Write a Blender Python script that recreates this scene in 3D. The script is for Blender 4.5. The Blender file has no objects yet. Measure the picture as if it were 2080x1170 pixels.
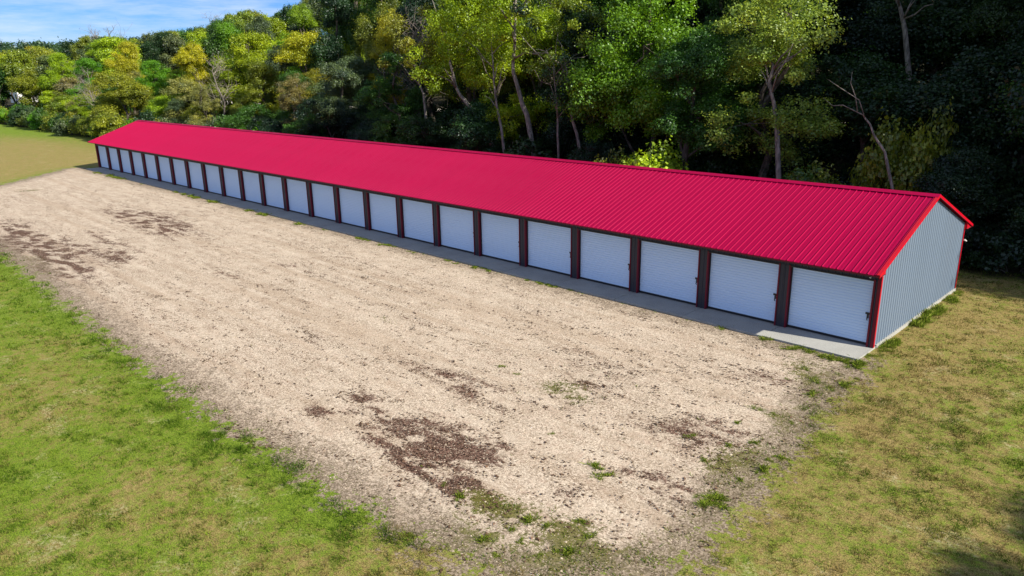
import bpy, math, random
import numpy as np
from mathutils import Matrix, Vector

SC = bpy.context.scene
COL = SC.collection
rng = np.random.default_rng(7)
random.seed(7)

# ------------------------------------------------------------------ camera
YAW, PIT, ROL = math.radians(44.967), math.radians(-16.466), math.radians(-0.965)
CAM = np.array([7.314, -23.377, 8.634])
FPX = 1498.9                      # focal length in pixels of a 2080 px wide picture
_f = np.array([-math.sin(YAW)*math.cos(PIT), math.cos(YAW)*math.cos(PIT), math.sin(PIT)])
_r0 = np.array([math.cos(YAW), math.sin(YAW), 0.0])
_u0 = np.cross(_r0, _f)
_r = math.cos(ROL)*_r0 + math.sin(ROL)*_u0
_u = -math.sin(ROL)*_r0 + math.cos(ROL)*_u0
cd = bpy.data.cameras.new('camera')
cd.sensor_width = 36.0
cd.lens = FPX/2080*36
cd.clip_start = 0.1
cd.clip_end = 6000
cam = bpy.data.objects.new('camera', cd)
COL.objects.link(cam)
cam.matrix_world = Matrix(((_r[0], _u[0], -_f[0], CAM[0]), (_r[1], _u[1], -_f[1], CAM[1]),
                           (_r[2], _u[2], -_f[2], CAM[2]), (0, 0, 0, 1)))
SC.camera = cam

def ray(u, v):
    return _f + (u-1040)/FPX*_r - (v-585)/FPX*_u
def ground(u, v, z=0.0):                     # picture point -> place on level z
    d = ray(u, v); t = (z-CAM[2])/d[2]
    return CAM+t*d
def at_y(u, v, Y):                           # picture point -> place on the plane y = Y
    d = ray(u, v); t = (Y-CAM[1])/d[1]
    return CAM+t*d
def proj(P):
    d = np.atleast_2d(P)-CAM
    z = d@_f
    return 1040+FPX*(d@_r)/z, 585-FPX*(d@_u)/z, z

# ------------------------------------------------------------------ light
SUN = np.array([3.5, 0.72, 2.5]); SUN = SUN/np.linalg.norm(SUN)
ELEV = math.asin(SUN[2])
world = bpy.data.worlds.new('World'); SC.world = world
world.use_nodes = True
wn = world.node_tree; wn.nodes.clear()
w_out = wn.nodes.new('ShaderNodeOutputWorld')
w_bg = wn.nodes.new('ShaderNodeBackground')
w_sky = wn.nodes.new('ShaderNodeTexSky')
w_sky.sky_type = 'NISHITA'; w_sky.sun_disc = False
w_sky.sun_elevation = ELEV
w_sky.sun_rotation = math.atan2(SUN[0], SUN[1])
w_sky.altitude = 300; w_sky.air_density = 1.0; w_sky.dust_density = 0.3; w_sky.ozone_density = 2.5
w_bg.inputs['Strength'].default_value = 0.052
# thin streaky clouds over the procedural sky
w_tc = wn.nodes.new('ShaderNodeTexCoord')
w_map = wn.nodes.new('ShaderNodeMapping'); w_map.inputs['Scale'].default_value = (3.0, 3.0, 22.0)
w_no = wn.nodes.new('ShaderNodeTexNoise'); w_no.inputs['Scale'].default_value = 1.6
w_no.inputs['Detail'].default_value = 7; w_no.inputs['Roughness'].default_value = 0.62
w_rp = wn.nodes.new('ShaderNodeValToRGB')
w_rp.color_ramp.elements[0].position = 0.36; w_rp.color_ramp.elements[1].position = 0.68
w_rp.color_ramp.elements[1].color = (0.75, 0.75, 0.75, 1)
w_mix = wn.nodes.new('ShaderNodeMixRGB'); w_mix.inputs['Color2'].default_value = (10.5, 11.2, 12.0, 1)
w_tint = wn.nodes.new('ShaderNodeMixRGB'); w_tint.blend_type = 'MULTIPLY'; w_tint.inputs['Fac'].default_value = 1
w_tint.inputs['Color2'].default_value = (0.42, 0.78, 1.50, 1)
L = wn.links.new
L(w_tc.outputs['Generated'], w_map.inputs['Vector']); L(w_map.outputs[0], w_no.inputs['Vector'])
L(w_no.outputs['Fac'], w_rp.inputs['Fac']); L(w_rp.outputs['Color'], w_mix.inputs['Fac'])
L(w_sky.outputs[0], w_tint.inputs['Color1']); L(w_tint.outputs[0], w_mix.inputs['Color1'])
L(w_mix.outputs[0], w_bg.inputs['Color']); L(w_bg.outputs[0], w_out.inputs['Surface'])

sd = bpy.data.lights.new('sun', 'SUN'); sd.energy = 5.0; sd.angle = math.radians(0.5)
sd.color = (1.0, 0.93, 0.80)
so = bpy.data.objects.new('sun', sd); COL.objects.link(so)
so.rotation_euler = Vector(SUN).to_track_quat('Z', 'Y').to_euler()
so.location = (60, 10, 60)

SC.view_settings.view_transform = 'Standard'
SC.view_settings.look = 'None'
SC.view_settings.gamma = 1
SC.view_settings.use_curve_mapping = False
SC.view_settings.exposure = 0.78
SC.cycles.max_bounces = 6
SC.cycles.diffuse_bounces = 3
SC.cycles.transmission_bounces = 3
SC.cycles.transparent_max_bounces = 4

# ------------------------------------------------------------------ helpers
def tag(o, label=None, cat=None, group=None, kind=None):
    if label: o['label'] = label
    if cat: o['category'] = cat
    if group: o['group'] = group
    if kind: o['kind'] = kind
    return o
def empty(name, loc=(0, 0, 0)):
    o = bpy.data.objects.new(name, None); COL.objects.link(o); o.location = loc
    o.empty_display_size = 0.5
    return o
def mk_mesh(name, V, F, mat=None, smooth=False):
    me = bpy.data.meshes.new(name)
    V = np.asarray(V, dtype=np.float32)
    if isinstance(F, np.ndarray):
        n, k = F.shape
        me.vertices.add(len(V)); me.vertices.foreach_set('co', V.ravel())
        me.loops.add(n*k); me.loops.foreach_set('vertex_index', F.astype(np.int32).ravel())
        me.polygons.add(n)
        me.polygons.foreach_set('loop_start', np.arange(0, n*k, k, dtype=np.int32))
        me.polygons.foreach_set('loop_total', np.full(n, k, dtype=np.int32))
        me.update(calc_edges=True)
    else:
        me.from_pydata([tuple(map(float, p)) for p in V], [], F); me.update()
    if smooth: me.polygons.foreach_set('use_smooth', [True]*len(me.polygons))
    if mat: me.materials.append(mat)
    return me
def attr(me, name, domain, arr):
    a = me.attributes.new(name, 'FLOAT', domain)
    a.data.foreach_set('value', np.asarray(arr, dtype=np.float32))
def ob(name, me, parent=None, loc=(0, 0, 0)):
    o = bpy.data.objects.new(name, me); COL.objects.link(o); o.location = loc
    if parent: o.parent = parent
    return o
class MB:
    def __init__(s): s.V = []; s.F = []
    def add(s, V, F):
        b = len(s.V); s.V += [tuple(v) for v in V]; s.F += [tuple(i+b for i in f) for f in F]; return s
    def box(s, x0, x1, y0, y1, z0, z1):
        V = [(x, y, z) for z in (z0, z1) for y in (y0, y1) for x in (x0, x1)]
        return s.add(V, [(0, 2, 3, 1), (4, 5, 7, 6), (0, 1, 5, 4), (2, 6, 7, 3), (0, 4, 6, 2), (1, 3, 7, 5)])
    def tube(s, P, R, n=7):
        P = [np.array(p, float) for p in P]; rings = []
        for i, p in enumerate(P):
            t = P[min(i+1, len(P)-1)]-P[max(i-1, 0)]; t /= (np.linalg.norm(t)+1e-9)
            a = np.cross(t, (0.3, 0.9, 0.1)); a /= np.linalg.norm(a)+1e-9
            b = np.cross(t, a)
            rings.append([p+R[i]*(math.cos(2*math.pi*k/n)*a+math.sin(2*math.pi*k/n)*b) for k in range(n)])
        V = [v for r in rings for v in r]; F = []
        for i in range(len(P)-1):
            for k in range(n):
                F.append((i*n+k, i*n+(k+1) % n, (i+1)*n+(k+1) % n, (i+1)*n+k))
        F.append(tuple(range(n))[::-1]); F.append(tuple((len(P)-1)*n+k for k in range(n)))
        return s.add(V, F)
    def mesh(s, name, mat, smooth=False): return mk_mesh(name, s.V, s.F, mat, smooth)
    def build(s, name, mat, parent=None, loc=(0, 0, 0), smooth=False):
        return ob(name, s.mesh(name, mat, smooth), parent, loc)

def hash2(ix, iy, seed):
    h = (ix*374761393+iy*668265263+seed*974634777) & 0xffffffff
    h = ((h ^ (h >> 13))*1274126177) & 0xffffffff
    return ((h ^ (h >> 16)) & 0xffff)/65535.0
def vnoise(x, y, seed=0):
    x = np.asarray(x, float); y = np.asarray(y, float)
    ix = np.floor(x).astype(np.int64); iy = np.floor(y).astype(np.int64)
    fx = x-ix; fy = y-iy; fx = fx*fx*(3-2*fx); fy = fy*fy*(3-2*fy)
    a = hash2(ix, iy, seed); b = hash2(ix+1, iy, seed); c = hash2(ix, iy+1, seed); d = hash2(ix+1, iy+1, seed)
    return (a*(1-fx)+b*fx)*(1-fy)+(c*(1-fx)+d*fx)*fy
def fbm(x, y, seed=0, o=4):
    s = 0; w = 0.5; t = 0
    for k in range(o):
        s = s+w*vnoise(x*2**k, y*2**k, seed+k*17); t += w; w *= 0.55
    return s/t
def sstep(a, b, x):
    t = np.clip((x-a)/(b-a), 0, 1); return t*t*(3-2*t)

# ------------------------------------------------------------------ materials
def new_mat(name):
    m = bpy.data.materials.new(name); m.use_nodes = True
    nt = m.node_tree; nt.nodes.clear()
    return m, nt
class N:                                                  # tiny node-writing helper
    def __init__(s, nt): s.nt = nt
    def __call__(s, typ, **kw):
        n = s.nt.nodes.new('ShaderNode'+typ)
        for k, v in kw.items(): setattr(n, k, v)
        return n
    def link(s, a, b): s.nt.links.new(a, b)
    def val(s, x, inp):
        if x is None: return
        if hasattr(x, 'is_linked'): s.link(x, inp)
        else: inp.default_value = x
    def math(s, op, a, b=None, c=None, clamp=False):
        n = s('Math', operation=op, use_clamp=clamp)
        s.val(a, n.inputs[0]); s.val(b, n.inputs[1]); s.val(c, n.inputs[2]); return n.outputs[0]
    def mix(s, f, a, b, mode='MIX'):
        n = s('MixRGB', blend_type=mode); s.val(f, n.inputs[0])
        for q, i in ((a, 1), (b, 2)):
            if not hasattr(q, 'is_linked') and len(q) == 3: q = (*q, 1)
            s.val(q, n.inputs[i])
        return n.outputs[0]
    def noise(s, vec, scale, detail=4, rough=0.55, out='Fac'):
        n = s('TexNoise'); s.link(vec, n.inputs['Vector']); n.inputs['Scale'].default_value = scale
        n.inputs['Detail'].default_value = detail; n.inputs['Roughness'].default_value = rough
        return n.outputs[out]
    def vor(s, vec, scale, out='Color', feature='F1'):
        n = s('TexVoronoi', feature=feature); s.link(vec, n.inputs['Vector']); n.inputs['Scale'].default_value = scale
        return n.outputs[out]
    def ramp(s, f, a, b, ca=0.0, cb=1.0):
        n = s('MapRange', clamp=True); n.interpolation_type = 'SMOOTHSTEP'
        s.val(f, n.inputs[0]); n.inputs[1].default_value = a; n.inputs[2].default_value = b
        n.inputs[3].default_value = ca; n.inputs[4].default_value = cb; return n.outputs[0]
    def attr(s, name):
        n = s('Attribute', attribute_name=name); return n.outputs['Fac']
    def bump(s, h, strength, dist=0.02):
        n = s('Bump'); s.link(h, n.inputs['Height']); n.inputs['Strength'].default_value = strength
        n.inputs['Distance'].default_value = dist; return n.outputs[0]
    def mapped(s, vec, sc):
        n = s('Mapping'); s.link(vec, n.inputs[0]); n.inputs['Scale'].default_value = sc; return n.outputs[0]
    def out(s, color, rough=0.8, normal=None, spec=0.3, metal=0.0, coat=None):
        b = s('BsdfPrincipled'); o = s('OutputMaterial')
        if not hasattr(color, 'is_linked') and len(color) == 3: color = (*color, 1)
        s.val(color, b.inputs['Base Color']); s.val(rough, b.inputs['Roughness'])
        b.inputs['Specular IOR Level'].default_value = spec; b.inputs['Metallic'].default_value = metal
        if coat: b.inputs['Coat Weight'].default_value = coat[0]; b.inputs['Coat Roughness'].default_value = coat[1]
        if normal: s.link(normal, b.inputs['Normal'])
        s.link(b.outputs[0], o.inputs[0]); return b

def paint(name, col, rough=0.4, spec=0.4, dirt=0.15, scale=1.2, coat=None, bumpy=0.0, streak=(1, 1, 0.25), vary=0.25):
    m, nt = new_mat(name); n = N(nt)
    pos = n('TexCoord').outputs['Object']
    a = n.noise(n.mapped(pos, streak), scale, 6, 0.6)
    b = n.noise(pos, scale*14, 3, 0.6)
    f = n.math('MULTIPLY', n.ramp(a, 0.45, 0.75), dirt)
    c = n.mix(f, col, tuple(x*0.45+0.03 for x in col))
    c = n.mix(n.ramp(b, 0.3, 0.7, 0, dirt*0.6), c, tuple(min(1, x*1.12+0.008) for x in col))
    rnd = n('ObjectInfo').outputs['Random']
    c = n.mix(n.math('MULTIPLY', rnd, vary), c, tuple(x*0.80 for x in col))
    rg = n.ramp(a, 0.3, 0.8, rough-0.05, rough+0.12)
    nor = n.bump(b, bumpy, 0.01) if bumpy else None
    n.out(c, rg, nor, spec, coat=coat)
    return m

M = {}
M['roof'] = paint('red_roof_steel', (0.300, 0.000, 0.040), 0.5, 0.07, 0.012, 0.8, bumpy=0.03)
M['shaded_trim'] = paint('shaded_red_trim_steel', (0.15, 0.003, 0.016), 0.5, 0.3, 0.10, 1.5)  # trim red darkened: shade of the front side painted into the colour
M['trim'] = paint('red_trim_steel', (0.44, 0.002, 0.014), 0.4, 0.25, 0.10, 1.5)
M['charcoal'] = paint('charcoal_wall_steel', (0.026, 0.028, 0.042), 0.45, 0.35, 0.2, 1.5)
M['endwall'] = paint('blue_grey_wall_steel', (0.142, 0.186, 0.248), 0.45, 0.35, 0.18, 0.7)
M['door'] = paint('white_door_steel', (0.58, 0.73, 0.93), 0.5, 0.2, 0.0, 1.0, streak=(1, 1, 1), vary=0.12)
M['black'] = paint('black_latch', (0.02, 0.02, 0.025), 0.4, 0.4, 0.1, 5)
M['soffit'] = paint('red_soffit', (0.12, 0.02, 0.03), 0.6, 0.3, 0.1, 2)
M['lamp'] = paint('pale_lamp_housing', (0.6, 0.6, 0.58), 0.4, 0.4, 0.1, 5)
M['white_wall'] = paint('white_house_siding', (0.75, 0.75, 0.73), 0.6, 0.3, 0.1, 1)
M['house_roof'] = paint('grey_shingles', (0.16, 0.15, 0.15), 0.8, 0.2, 0.2, 1)
M['glass'] = paint('dark_window_glass', (0.03, 0.04, 0.05), 0.1, 0.5, 0.0, 1)

def concrete(name='concrete'):
    m, nt = new_mat(name); n = N(nt)
    geo = n('NewGeometry').outputs['Position']
    a = n.noise(geo, 0.9, 6, 0.65); b = n.noise(geo, 30, 4, 0.7)
    c = n.mix(n.ramp(a, 0.35, 0.7), (0.31, 0.31, 0.285), (0.23, 0.23, 0.215))
    c = n.mix(n.ramp(b, 0.35, 0.75), c, (0.43, 0.425, 0.39))
    st = n.noise(n.mapped(geo, (0.5, 2.5, 1)), 2.2, 6, 0.7)
    c = n.mix(n.ramp(st, 0.58, 0.75, 0, 0.5), c, (0.20, 0.19, 0.165))
    n.out(c, 0.85, n.bump(b, 0.25, 0.01), 0.2)
    return m
M['concrete'] = concrete()

def grass_colour(n, pos, green, tone):
    """green: 0 dry .. 1 lush ; tone: fine random"""
    dry = n.mix(tone, (0.095, 0.070, 0.016), (0.43, 0.325, 0.130))
    lush = n.mix(tone, (0.030, 0.078, 0.006), (0.240, 0.325, 0.030))
    return n.mix(green, dry, lush)

def ground_mat(name):
    m, nt = new_mat(name); n = N(nt)
    pos = n('NewGeometry').outputs['Position']
    sdf = n.attr('sdf'); gr = n.attr('green'); lit = n.attr('litter'); wd = n.attr('weed')
    n_med = n.noise(pos, 1.3, 7, 0.65); n_fine = n.noise(pos, 11, 6, 0.75); n_vf = n.noise(pos, 42, 3, 0.7)
    n_str = n.noise(n.mapped(pos, (0.35, 1.6, 1)), 1.5, 6, 0.68); n_c = n.noise(pos, 4.5, 5, 0.7)
    Smed = n.ramp(n_med, 0.34, 0.66); Sfine = n.ramp(n_fine, 0.36, 0.64); Svf = n.ramp(n_vf, 0.34, 0.66)
    Sc = n.ramp(n_c, 0.36, 0.64); Sstr = n.ramp(n_str, 0.34, 0.66)
    # --- grass
    g = n.math('ADD', gr, n.math('MULTIPLY_ADD', Sfine, 0.55, -0.28))
    g = n.math('ADD', g, n.math('MULTIPLY_ADD', Sc, 0.7, -0.35))
    g = n.math('ADD', g, n.math('MULTIPLY_ADD', Smed, 0.5, -0.25), clamp=True)
    tone = n.math('MULTIPLY_ADD', Svf, 0.6, n.math('MULTIPLY', Sfine, 0.4))
    gc = grass_colour(n, pos, g, tone)
    soil = n.math('MULTIPLY', n.ramp(n_fine, 0.54, 0.66), n.ramp(n_c, 0.48, 0.62, 0.15, 0.8))
    gc = n.mix(soil, gc, (0.10, 0.085, 0.035))
    gc = n.mix(n.ramp(n_vf, 0.50, 0.36, 0, 0.5), gc, (0.055, 0.060, 0.018))
    pale = n.math('MULTIPLY', n.ramp(n.noise(pos, 0.7, 6, 0.75), 0.54, 0.64), n.ramp(n_fine, 0.45, 0.6))
    gc = n.mix(n.math('MULTIPLY', pale, 0.65), gc, (0.42, 0.35, 0.21))
    # --- gravel
    v1 = n.vor(pos, 30); v2 = n.vor(pos, 11)
    bw = n('RGBToBW'); n.link(v1, bw.inputs[0]); s1 = bw.outputs[0]
    bw2 = n('RGBToBW'); n.link(v2, bw2.inputs[0]); s2 = bw2.outputs[0]
    st = n.mix(n.ramp(s1, 0.2, 0.8), (0.25, 0.190, 0.135), (0.60, 0.50, 0.385))
    st = n.mix(n.ramp(s2, 0.55, 0.85, 0, 0.5), st, (0.50, 0.375, 0.285))
    st = n.mix(n.math('MULTIPLY', Sstr, 0.5), st, (0.58, 0.495, 0.385))
    st = n.mix(n.math('MULTIPLY', n.ramp(n_med, 0.52, 0.34), 0.35), st, (0.28, 0.205, 0.14))
    fl = n.ramp(n.noise(n.mapped(pos, (0.7, 1.6, 1)), 15, 5, 0.8), 0.52, 0.58, 0, 0.95)
    flm = n.ramp(n.noise(n.mapped(pos, (0.16, 1.0, 1)), 1.3, 7, 0.75), 0.42, 0.58, 0.16, 1)
    st = n.mix(n.math('MULTIPLY', fl, flm), st, (0.13, 0.09, 0.055))
    # vehicle tracks: long faint bands
    tk = n.noise(n.mapped(pos, (0.03, 1.0, 1)), 1.1, 3, 0.5)
    st = n.mix(n.math('MULTIPLY', n.ramp(tk, 0.52, 0.64), 0.34), st, (0.34, 0.25, 0.17))
    # brown litter patches, broken up
    nm = n.math('MULTIPLY_ADD', Sfine, 0.36, n.math('MULTIPLY', Sc, 0.30))
    nm = n.math('ADD', nm, n.math('MULTIPLY_ADD', Svf, 0.20, n.math('MULTIPLY', Sstr, 0.34)))
    lf = n.math('SUBTRACT', n.math('MULTIPLY', lit, 1.0), nm)
    lc = n.mix(n.ramp(s1, 0.25, 0.85), (0.030, 0.013, 0.009), (0.15, 0.078, 0.055))
    st = n.mix(n.math('MULTIPLY', n.ramp(lf, -0.16, 0.14, 0, 1.0), n.ramp(n.noise(pos, 26, 4, 0.8), 0.34, 0.50, 0.40, 0.97)), st, lc)
    # olive / green growth
    nw = n.math('MULTIPLY_ADD', Sfine, 0.50, n.math('MULTIPLY', Sc, 0.40))
    nw = n.math('ADD', nw, n.math('MULTIPLY_ADD', Svf, 0.15, 0.08))
    wf = n.math('SUBTRACT', wd, nw)
    wc = n.mix(tone, (0.050, 0.060, 0.014), (0.17, 0.15, 0.035))
    st = n.mix(n.ramp(wf, -0.05, 0.12, 0, 0.9), st, wc)
    # --- bare dirt fringe then grass
    ed = n.math('ADD', sdf, n.math('MULTIPLY_ADD', Smed, 0.8, -0.4))
    ed = n.math('ADD', ed, n.math('MULTIPLY_ADD', Sfine, 0.5, -0.25))
    ed = n.math('ADD', ed, n.math('MULTIPLY_ADD', Sc, 0.6, -0.3))
    dirt = n.mix(n.ramp(s1, 0.2, 0.9), (0.12, 0.090, 0.062), (0.36, 0.285, 0.215))
    dirt = n.mix(n.ramp(n_fine, 0.50, 0.62, 0, 0.7), dirt, (0.09, 0.075, 0.035))
    c = n.mix(n.ramp(ed, -1.5, -0.35, 0, 0.88), st, dirt)
    c = n.mix(n.ramp(ed, -0.1, 0.22), c, gc)
    isg = n.ramp(ed, -0.1, 0.22)
    sp = n('SeparateXYZ'); n.link(pos, sp.inputs[0])
    fe = n.math('ADD', sp.outputs[1], n.math('MULTIPLY_ADD', n_med, 2.0, -1.0))
    fl_c = n.mix(n_fine, (0.020, 0.022, 0.010), (0.070, 0.058, 0.032))
    c = n.mix(n.ramp(fe, 11.4, 12.6), c, fl_c)
    h = n.mix(isg, n.mix(0.5, v1, v2), n.noise(pos, 26, 5, 0.8, 'Color'))
    hb = n('RGBToBW'); n.link(h, hb.inputs[0])
    n.out(c, 0.95, n.bump(hb.outputs[0], 0.8, 0.035), 0.08)
    return m
M['ground'] = ground_mat('yard_ground')

def blade_mat(name):
    m, nt = new_mat(name); n = N(nt)
    c = grass_colour(n, None, n.attr('green'), n.attr('tone'))
    d = n('BsdfDiffuse'); t = n('BsdfTranslucent'); mx = n('MixShader'); o = n('OutputMaterial')
    n.link(c, d.inputs[0]); n.link(c, t.inputs[0]); mx.inputs[0].default_value = 0.3
    n.link(d.outputs[0], mx.inputs[1]); n.link(t.outputs[0], mx.inputs[2]); n.link(mx.outputs[0], o.inputs[0])
    return m
M['blade'] = blade_mat('grass_blades')

def leaf_mat(name):
    m, nt = new_mat(name); n = N(nt)
    oi = n('ObjectInfo'); tone = n.attr('tone')
    base = oi.outputs['Color']
    hi = n.mix(1.0, base, (1.50, 1.60, 0.8), 'MULTIPLY')
    lo = n.mix(1.0, base, (0.55, 0.72, 0.85), 'MULTIPLY')
    c = n.mix(tone, lo, hi)
    d = n('BsdfDiffuse'); t = n('BsdfTranslucent'); g = n('BsdfGlossy'); o = n('OutputMaterial')
    g.inputs['Roughness'].default_value = 0.45; g.inputs['Color'].default_value = (0.8, 0.85, 0.9, 1)
    n.link(c, d.inputs[0]); n.link(n.mix(1.0, c, (1.2, 1.15, 0.6), 'MULTIPLY'), t.inputs[0])
    a = n('MixShader'); a.inputs[0].default_value = 0.38
    n.link(d.outputs[0], a.inputs[1]); n.link(t.outputs[0], a.inputs[2])
    b = n('MixShader'); b.inputs[0].default_value = 0.035
    n.link(a.outputs[0], b.inputs[1]); n.link(g.outputs[0], b.inputs[2]); n.link(b.outputs[0], o.inputs[0])
    return m
M['leaf'] = leaf_mat('leaves')

def bark_mat(name, c1, c2):
    m, nt = new_mat(name); n = N(nt)
    pos = n('TexCoord').outputs['Object']
    a = n.noise(n.mapped(pos, (3, 3, 0.7)), 3, 6, 0.7)
    n.out(n.mix(n.ramp(a, 0.35, 0.65), c1, c2), 0.9, n.bump(a, 0.6, 0.04), 0.1)
    return m
M['bark'] = bark_mat('bark', (0.045, 0.038, 0.03), (0.13, 0.11, 0.09))
M['palebark'] = bark_mat('pale_bark', (0.10, 0.088, 0.075), (0.30, 0.265, 0.225))
M['twig'] = bark_mat('dry_twigs', (0.13, 0.11, 0.095), (0.27, 0.24, 0.21))

def gravel_road_mat():
    m, nt = new_mat('pale_gravel_road'); n = N(nt)
    pos = n('NewGeometry').outputs['Position']
    c = n.mix(n.ramp(n.noise(pos, 1.5, 6, 0.7), 0.35, 0.65), (0.50, 0.46, 0.40), (0.68, 0.63, 0.56))
    n.out(c, 0.95, n.bump(n.noise(pos, 20, 4, 0.7), 0.4, 0.02), 0.1)
    return m
M['road'] = gravel_road_mat()

# ------------------------------------------------------------------ terrain
SLOPE_X = lambda x: sstep(-330, -150, x)
def H(x, y):
    x = np.asarray(x, float); y = np.asarray(y, float)
    k = 0.35+0.65*SLOPE_X(x)
    h = 4.2*sstep(15, 33, y)*SLOPE_X(x)
    h = h+(13.5*sstep(39, 92, y)+8*sstep(90, 220, y))*k
    # right-hand side of the valley bank, and the far wooded ridge
    h = h+17*np.exp(-((x+620)/170.0)**2)*sstep(-900, 120, y)*sstep(-420, -500, x)
    h = h+4*sstep(250, 900, np.hypot(x, y))*sstep(0, 200, y)
    und = (fbm(x/9, y/9, 5)-0.5)*0.9*sstep(14, 24, y)*(1-sstep(30, 33, y)*(1-sstep(37, 42, y)))
    return h+und

def lot_sdf(x, y):
    """> 0 outside the gravel yard (building and apron lie inside)"""
    wob = (fbm(x/7, y/7, 21)-0.5)*1.5
    front = -16.0-y+0.25*np.sin(x/9)+wob*0.55
    right = (x-0.55)-0.7*sstep(-4, -9, y)+0.5*sstep(-13, -16, y)+wob
    left = (-67.3-x)*0.66-(y+9.65)*0.75+wob*0.4
    left = np.where(y > -3.0, -75.5-x, left)
    back = y-(-1.0)
    d = np.maximum(np.maximum(front, right), left)
    k = 0.8                                           # rounded lower right corner
    a, b = front, right
    sm = np.log(np.exp(np.clip(a/k, -30, 30))+np.exp(np.clip(b/k, -30, 30)))*k
    d = np.maximum(np.maximum(sm, left), back)
    return d

def gauss(x, y, cx, cy, sx, sy, rot=0.0):
    c, s = math.cos(rot), math.sin(rot)
    dx, dy = x-cx, y-cy
    a, b = dx*c+dy*s, -dx*s+dy*c
    return np.exp(-(a/sx)**2-(b/sy)**2)
# picture point, half-size in metres, strength
LITTER = [((330, 455), 3.6, 1.0, 1.0), ((270, 440), 3.0, 0.8, .75), ((240, 512), 2.8, .7, .85), ((205, 478), 2.5, .6, .6),
          ((50, 500), 4.0, 1.3, 1.0), ((15, 475), 4, 1.0, .8), ((110, 535), 2.4, .9, .8), ((150, 560), 2.0, .7, .6),
          ((750, 825), 1.1, .35, .95), ((800, 850), .9, .35, .9), ((860, 880), 1.3, .55, 1.15), ((915, 905), .9, .45, .9),
          ((850, 925), 1.2, .35, .75), ((650, 835), .55, .3, .9), ((790, 905), 1.1, .3, .6), ((985, 915), .7, .25, .6),
          ((900, 770), 1.3, .35, .55), ((960, 790), .9, .3, .55), ((1000, 825), .6, .2, .6), ((1180, 835), .45, .2, .6),
          ((1180, 780), .8, .45, .5), ((1345, 985), .9, .4, .95), ((1170, 1010), .9, .3, .7), ((980, 1015), 1.0, .3, .6),
          ((1400, 882), 1.2, .45, .42), ((1480, 870), .9, .3, .35), ((600, 545), 2.0, .3, .5), ((640, 690), 1.2, .25, .5),
          ((1230, 750), 1.4, .35, .3), ((1560, 770), .9, .5, .35), ((470, 560), 2.0, .25, .4), ((820, 640), 1.8, .22, .4),
          ((1310, 650), 1.4, .3, .35), ((1420, 730), 1.0, .3, .3), ((1100, 930), .7, .25, .4), ((930, 1000), .8, .3, .6)]
WEEDS = [((1155, 795), 1.0, .55, 1.0), ((1025, 750), .6, .25, .6), ((1060, 1100), 1.6, .7, .75), ((1120, 1060), 1.3, .5, .7),
         ((1000, 1020), .9, .4, .6), ((1200, 1120), 1.2, .6, .75), ((780, 650), .9, .3, .5), ((350, 445), .9, .5, .3),
         ((90, 520), 3.5, 1.3, .45), ((1640, 740), .8, .5, .6), ((1700, 800), .9, .7, .8), ((1590, 850), .9, .9, .7),
         ((1500, 930), .9, .6, .7), ((1450, 960), .7, .4, .5), ((1290, 790), .7, .35, .3), ((905, 630), 1.4, .3, .4),
         ((1390, 860), .5, .2, .4), ((60, 385), 3, 1.0, .8), ((1660, 770), 1.0, .5, .6), ((620, 970), 2.0, .5, .5)]
def blobs(x, y, lst):
    s = np.zeros_like(x)
    for (u, v), sx, sy, a in lst:
        g = ground(u, v)
        s = s+a*gauss(x, y, g[0], g[1], sx*1.15, sy*1.4, -0.06)
    return s
def fields(x, y):
    sd_ = lot_sdf(x, y)
    lit = blobs(x, y, LITTER)
    lit = 0.83*(1-np.exp(-1.5*lit))*(0.30+1.05*sstep(0.34, 0.62, fbm(x*1.9, y*4.2, 15, 5)))+0.26*sstep(0.48, 0.70, fbm(x*0.22, y*0.9, 19))*sstep(-2, -4, y)
    wd = 0.8*blobs(x, y, WEEDS)*(0.45+0.8*sstep(0.35, 0.65, fbm(x*1.4, y*1.4, 25)))+0.45*sstep(-1.6, -0.3, sd_)*sstep(-4, -2, x)*(x > -6)+0.3*sstep(-1.9, -1.5, y)*(1-sstep(-1.3, -1.2, y))
    wd = wd+0.22*sstep(-1.5, -0.4, sd_)*(y < -8)
    # lushness of the grass
    g = np.full_like(x, 0.93)
    g = g-0.9*(fbm(x/4, y/4, 33)-0.42)
    g = g-0.42*sstep(-8, 1.0, x)*(y < -9)*1.0                       # lawn dries out towards the right corner
    dry_r = sstep(-0.8, 0.8, x)*sstep(-22, -14, y)
    g = g-0.30*sstep(0.52, 0.66, fbm(x*0.9, y*0.9, 36))*sstep(-20, -6, x)-0.18*sstep(0.5, 0.62, fbm(x*0.35, y*0.35, 37))
    g = np.where(x > -0.5, 0.06+0.30*sstep(1.2, 3.5, x-0.12*(y+8))+0.14*sstep(4, 9, x)+0.9*(fbm(x/1.7, y/1.7, 44)-0.46), g)
    g = g+0.40*np.exp(-((sd_-0.35)/0.9)**2)*((x < -4) & (y < -8))      # lush rim along the gravel
    g = g+0.12*np.exp(-((sd_-0.1)/0.9)**2)*(x > -1)
    # far field on the left: brown centre, greener rim and far side
    fl = (x < -64) & (y > -22)
    gf = 0.10+0.9*sstep(-105, -150, x)+0.55*sstep(3, 9.5, y)+0.55*np.exp(-(sd_/1.2)**2)+0.25*(fbm(x/14, y/5, 9)-0.45)
    w = sstep(-60, -68, x)
    g = np.where(fl, g*(1-w)+gf*w, g)
    g = np.where(y > 11.5, 0.45, g)
    return sd_, g, lit, wd

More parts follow.
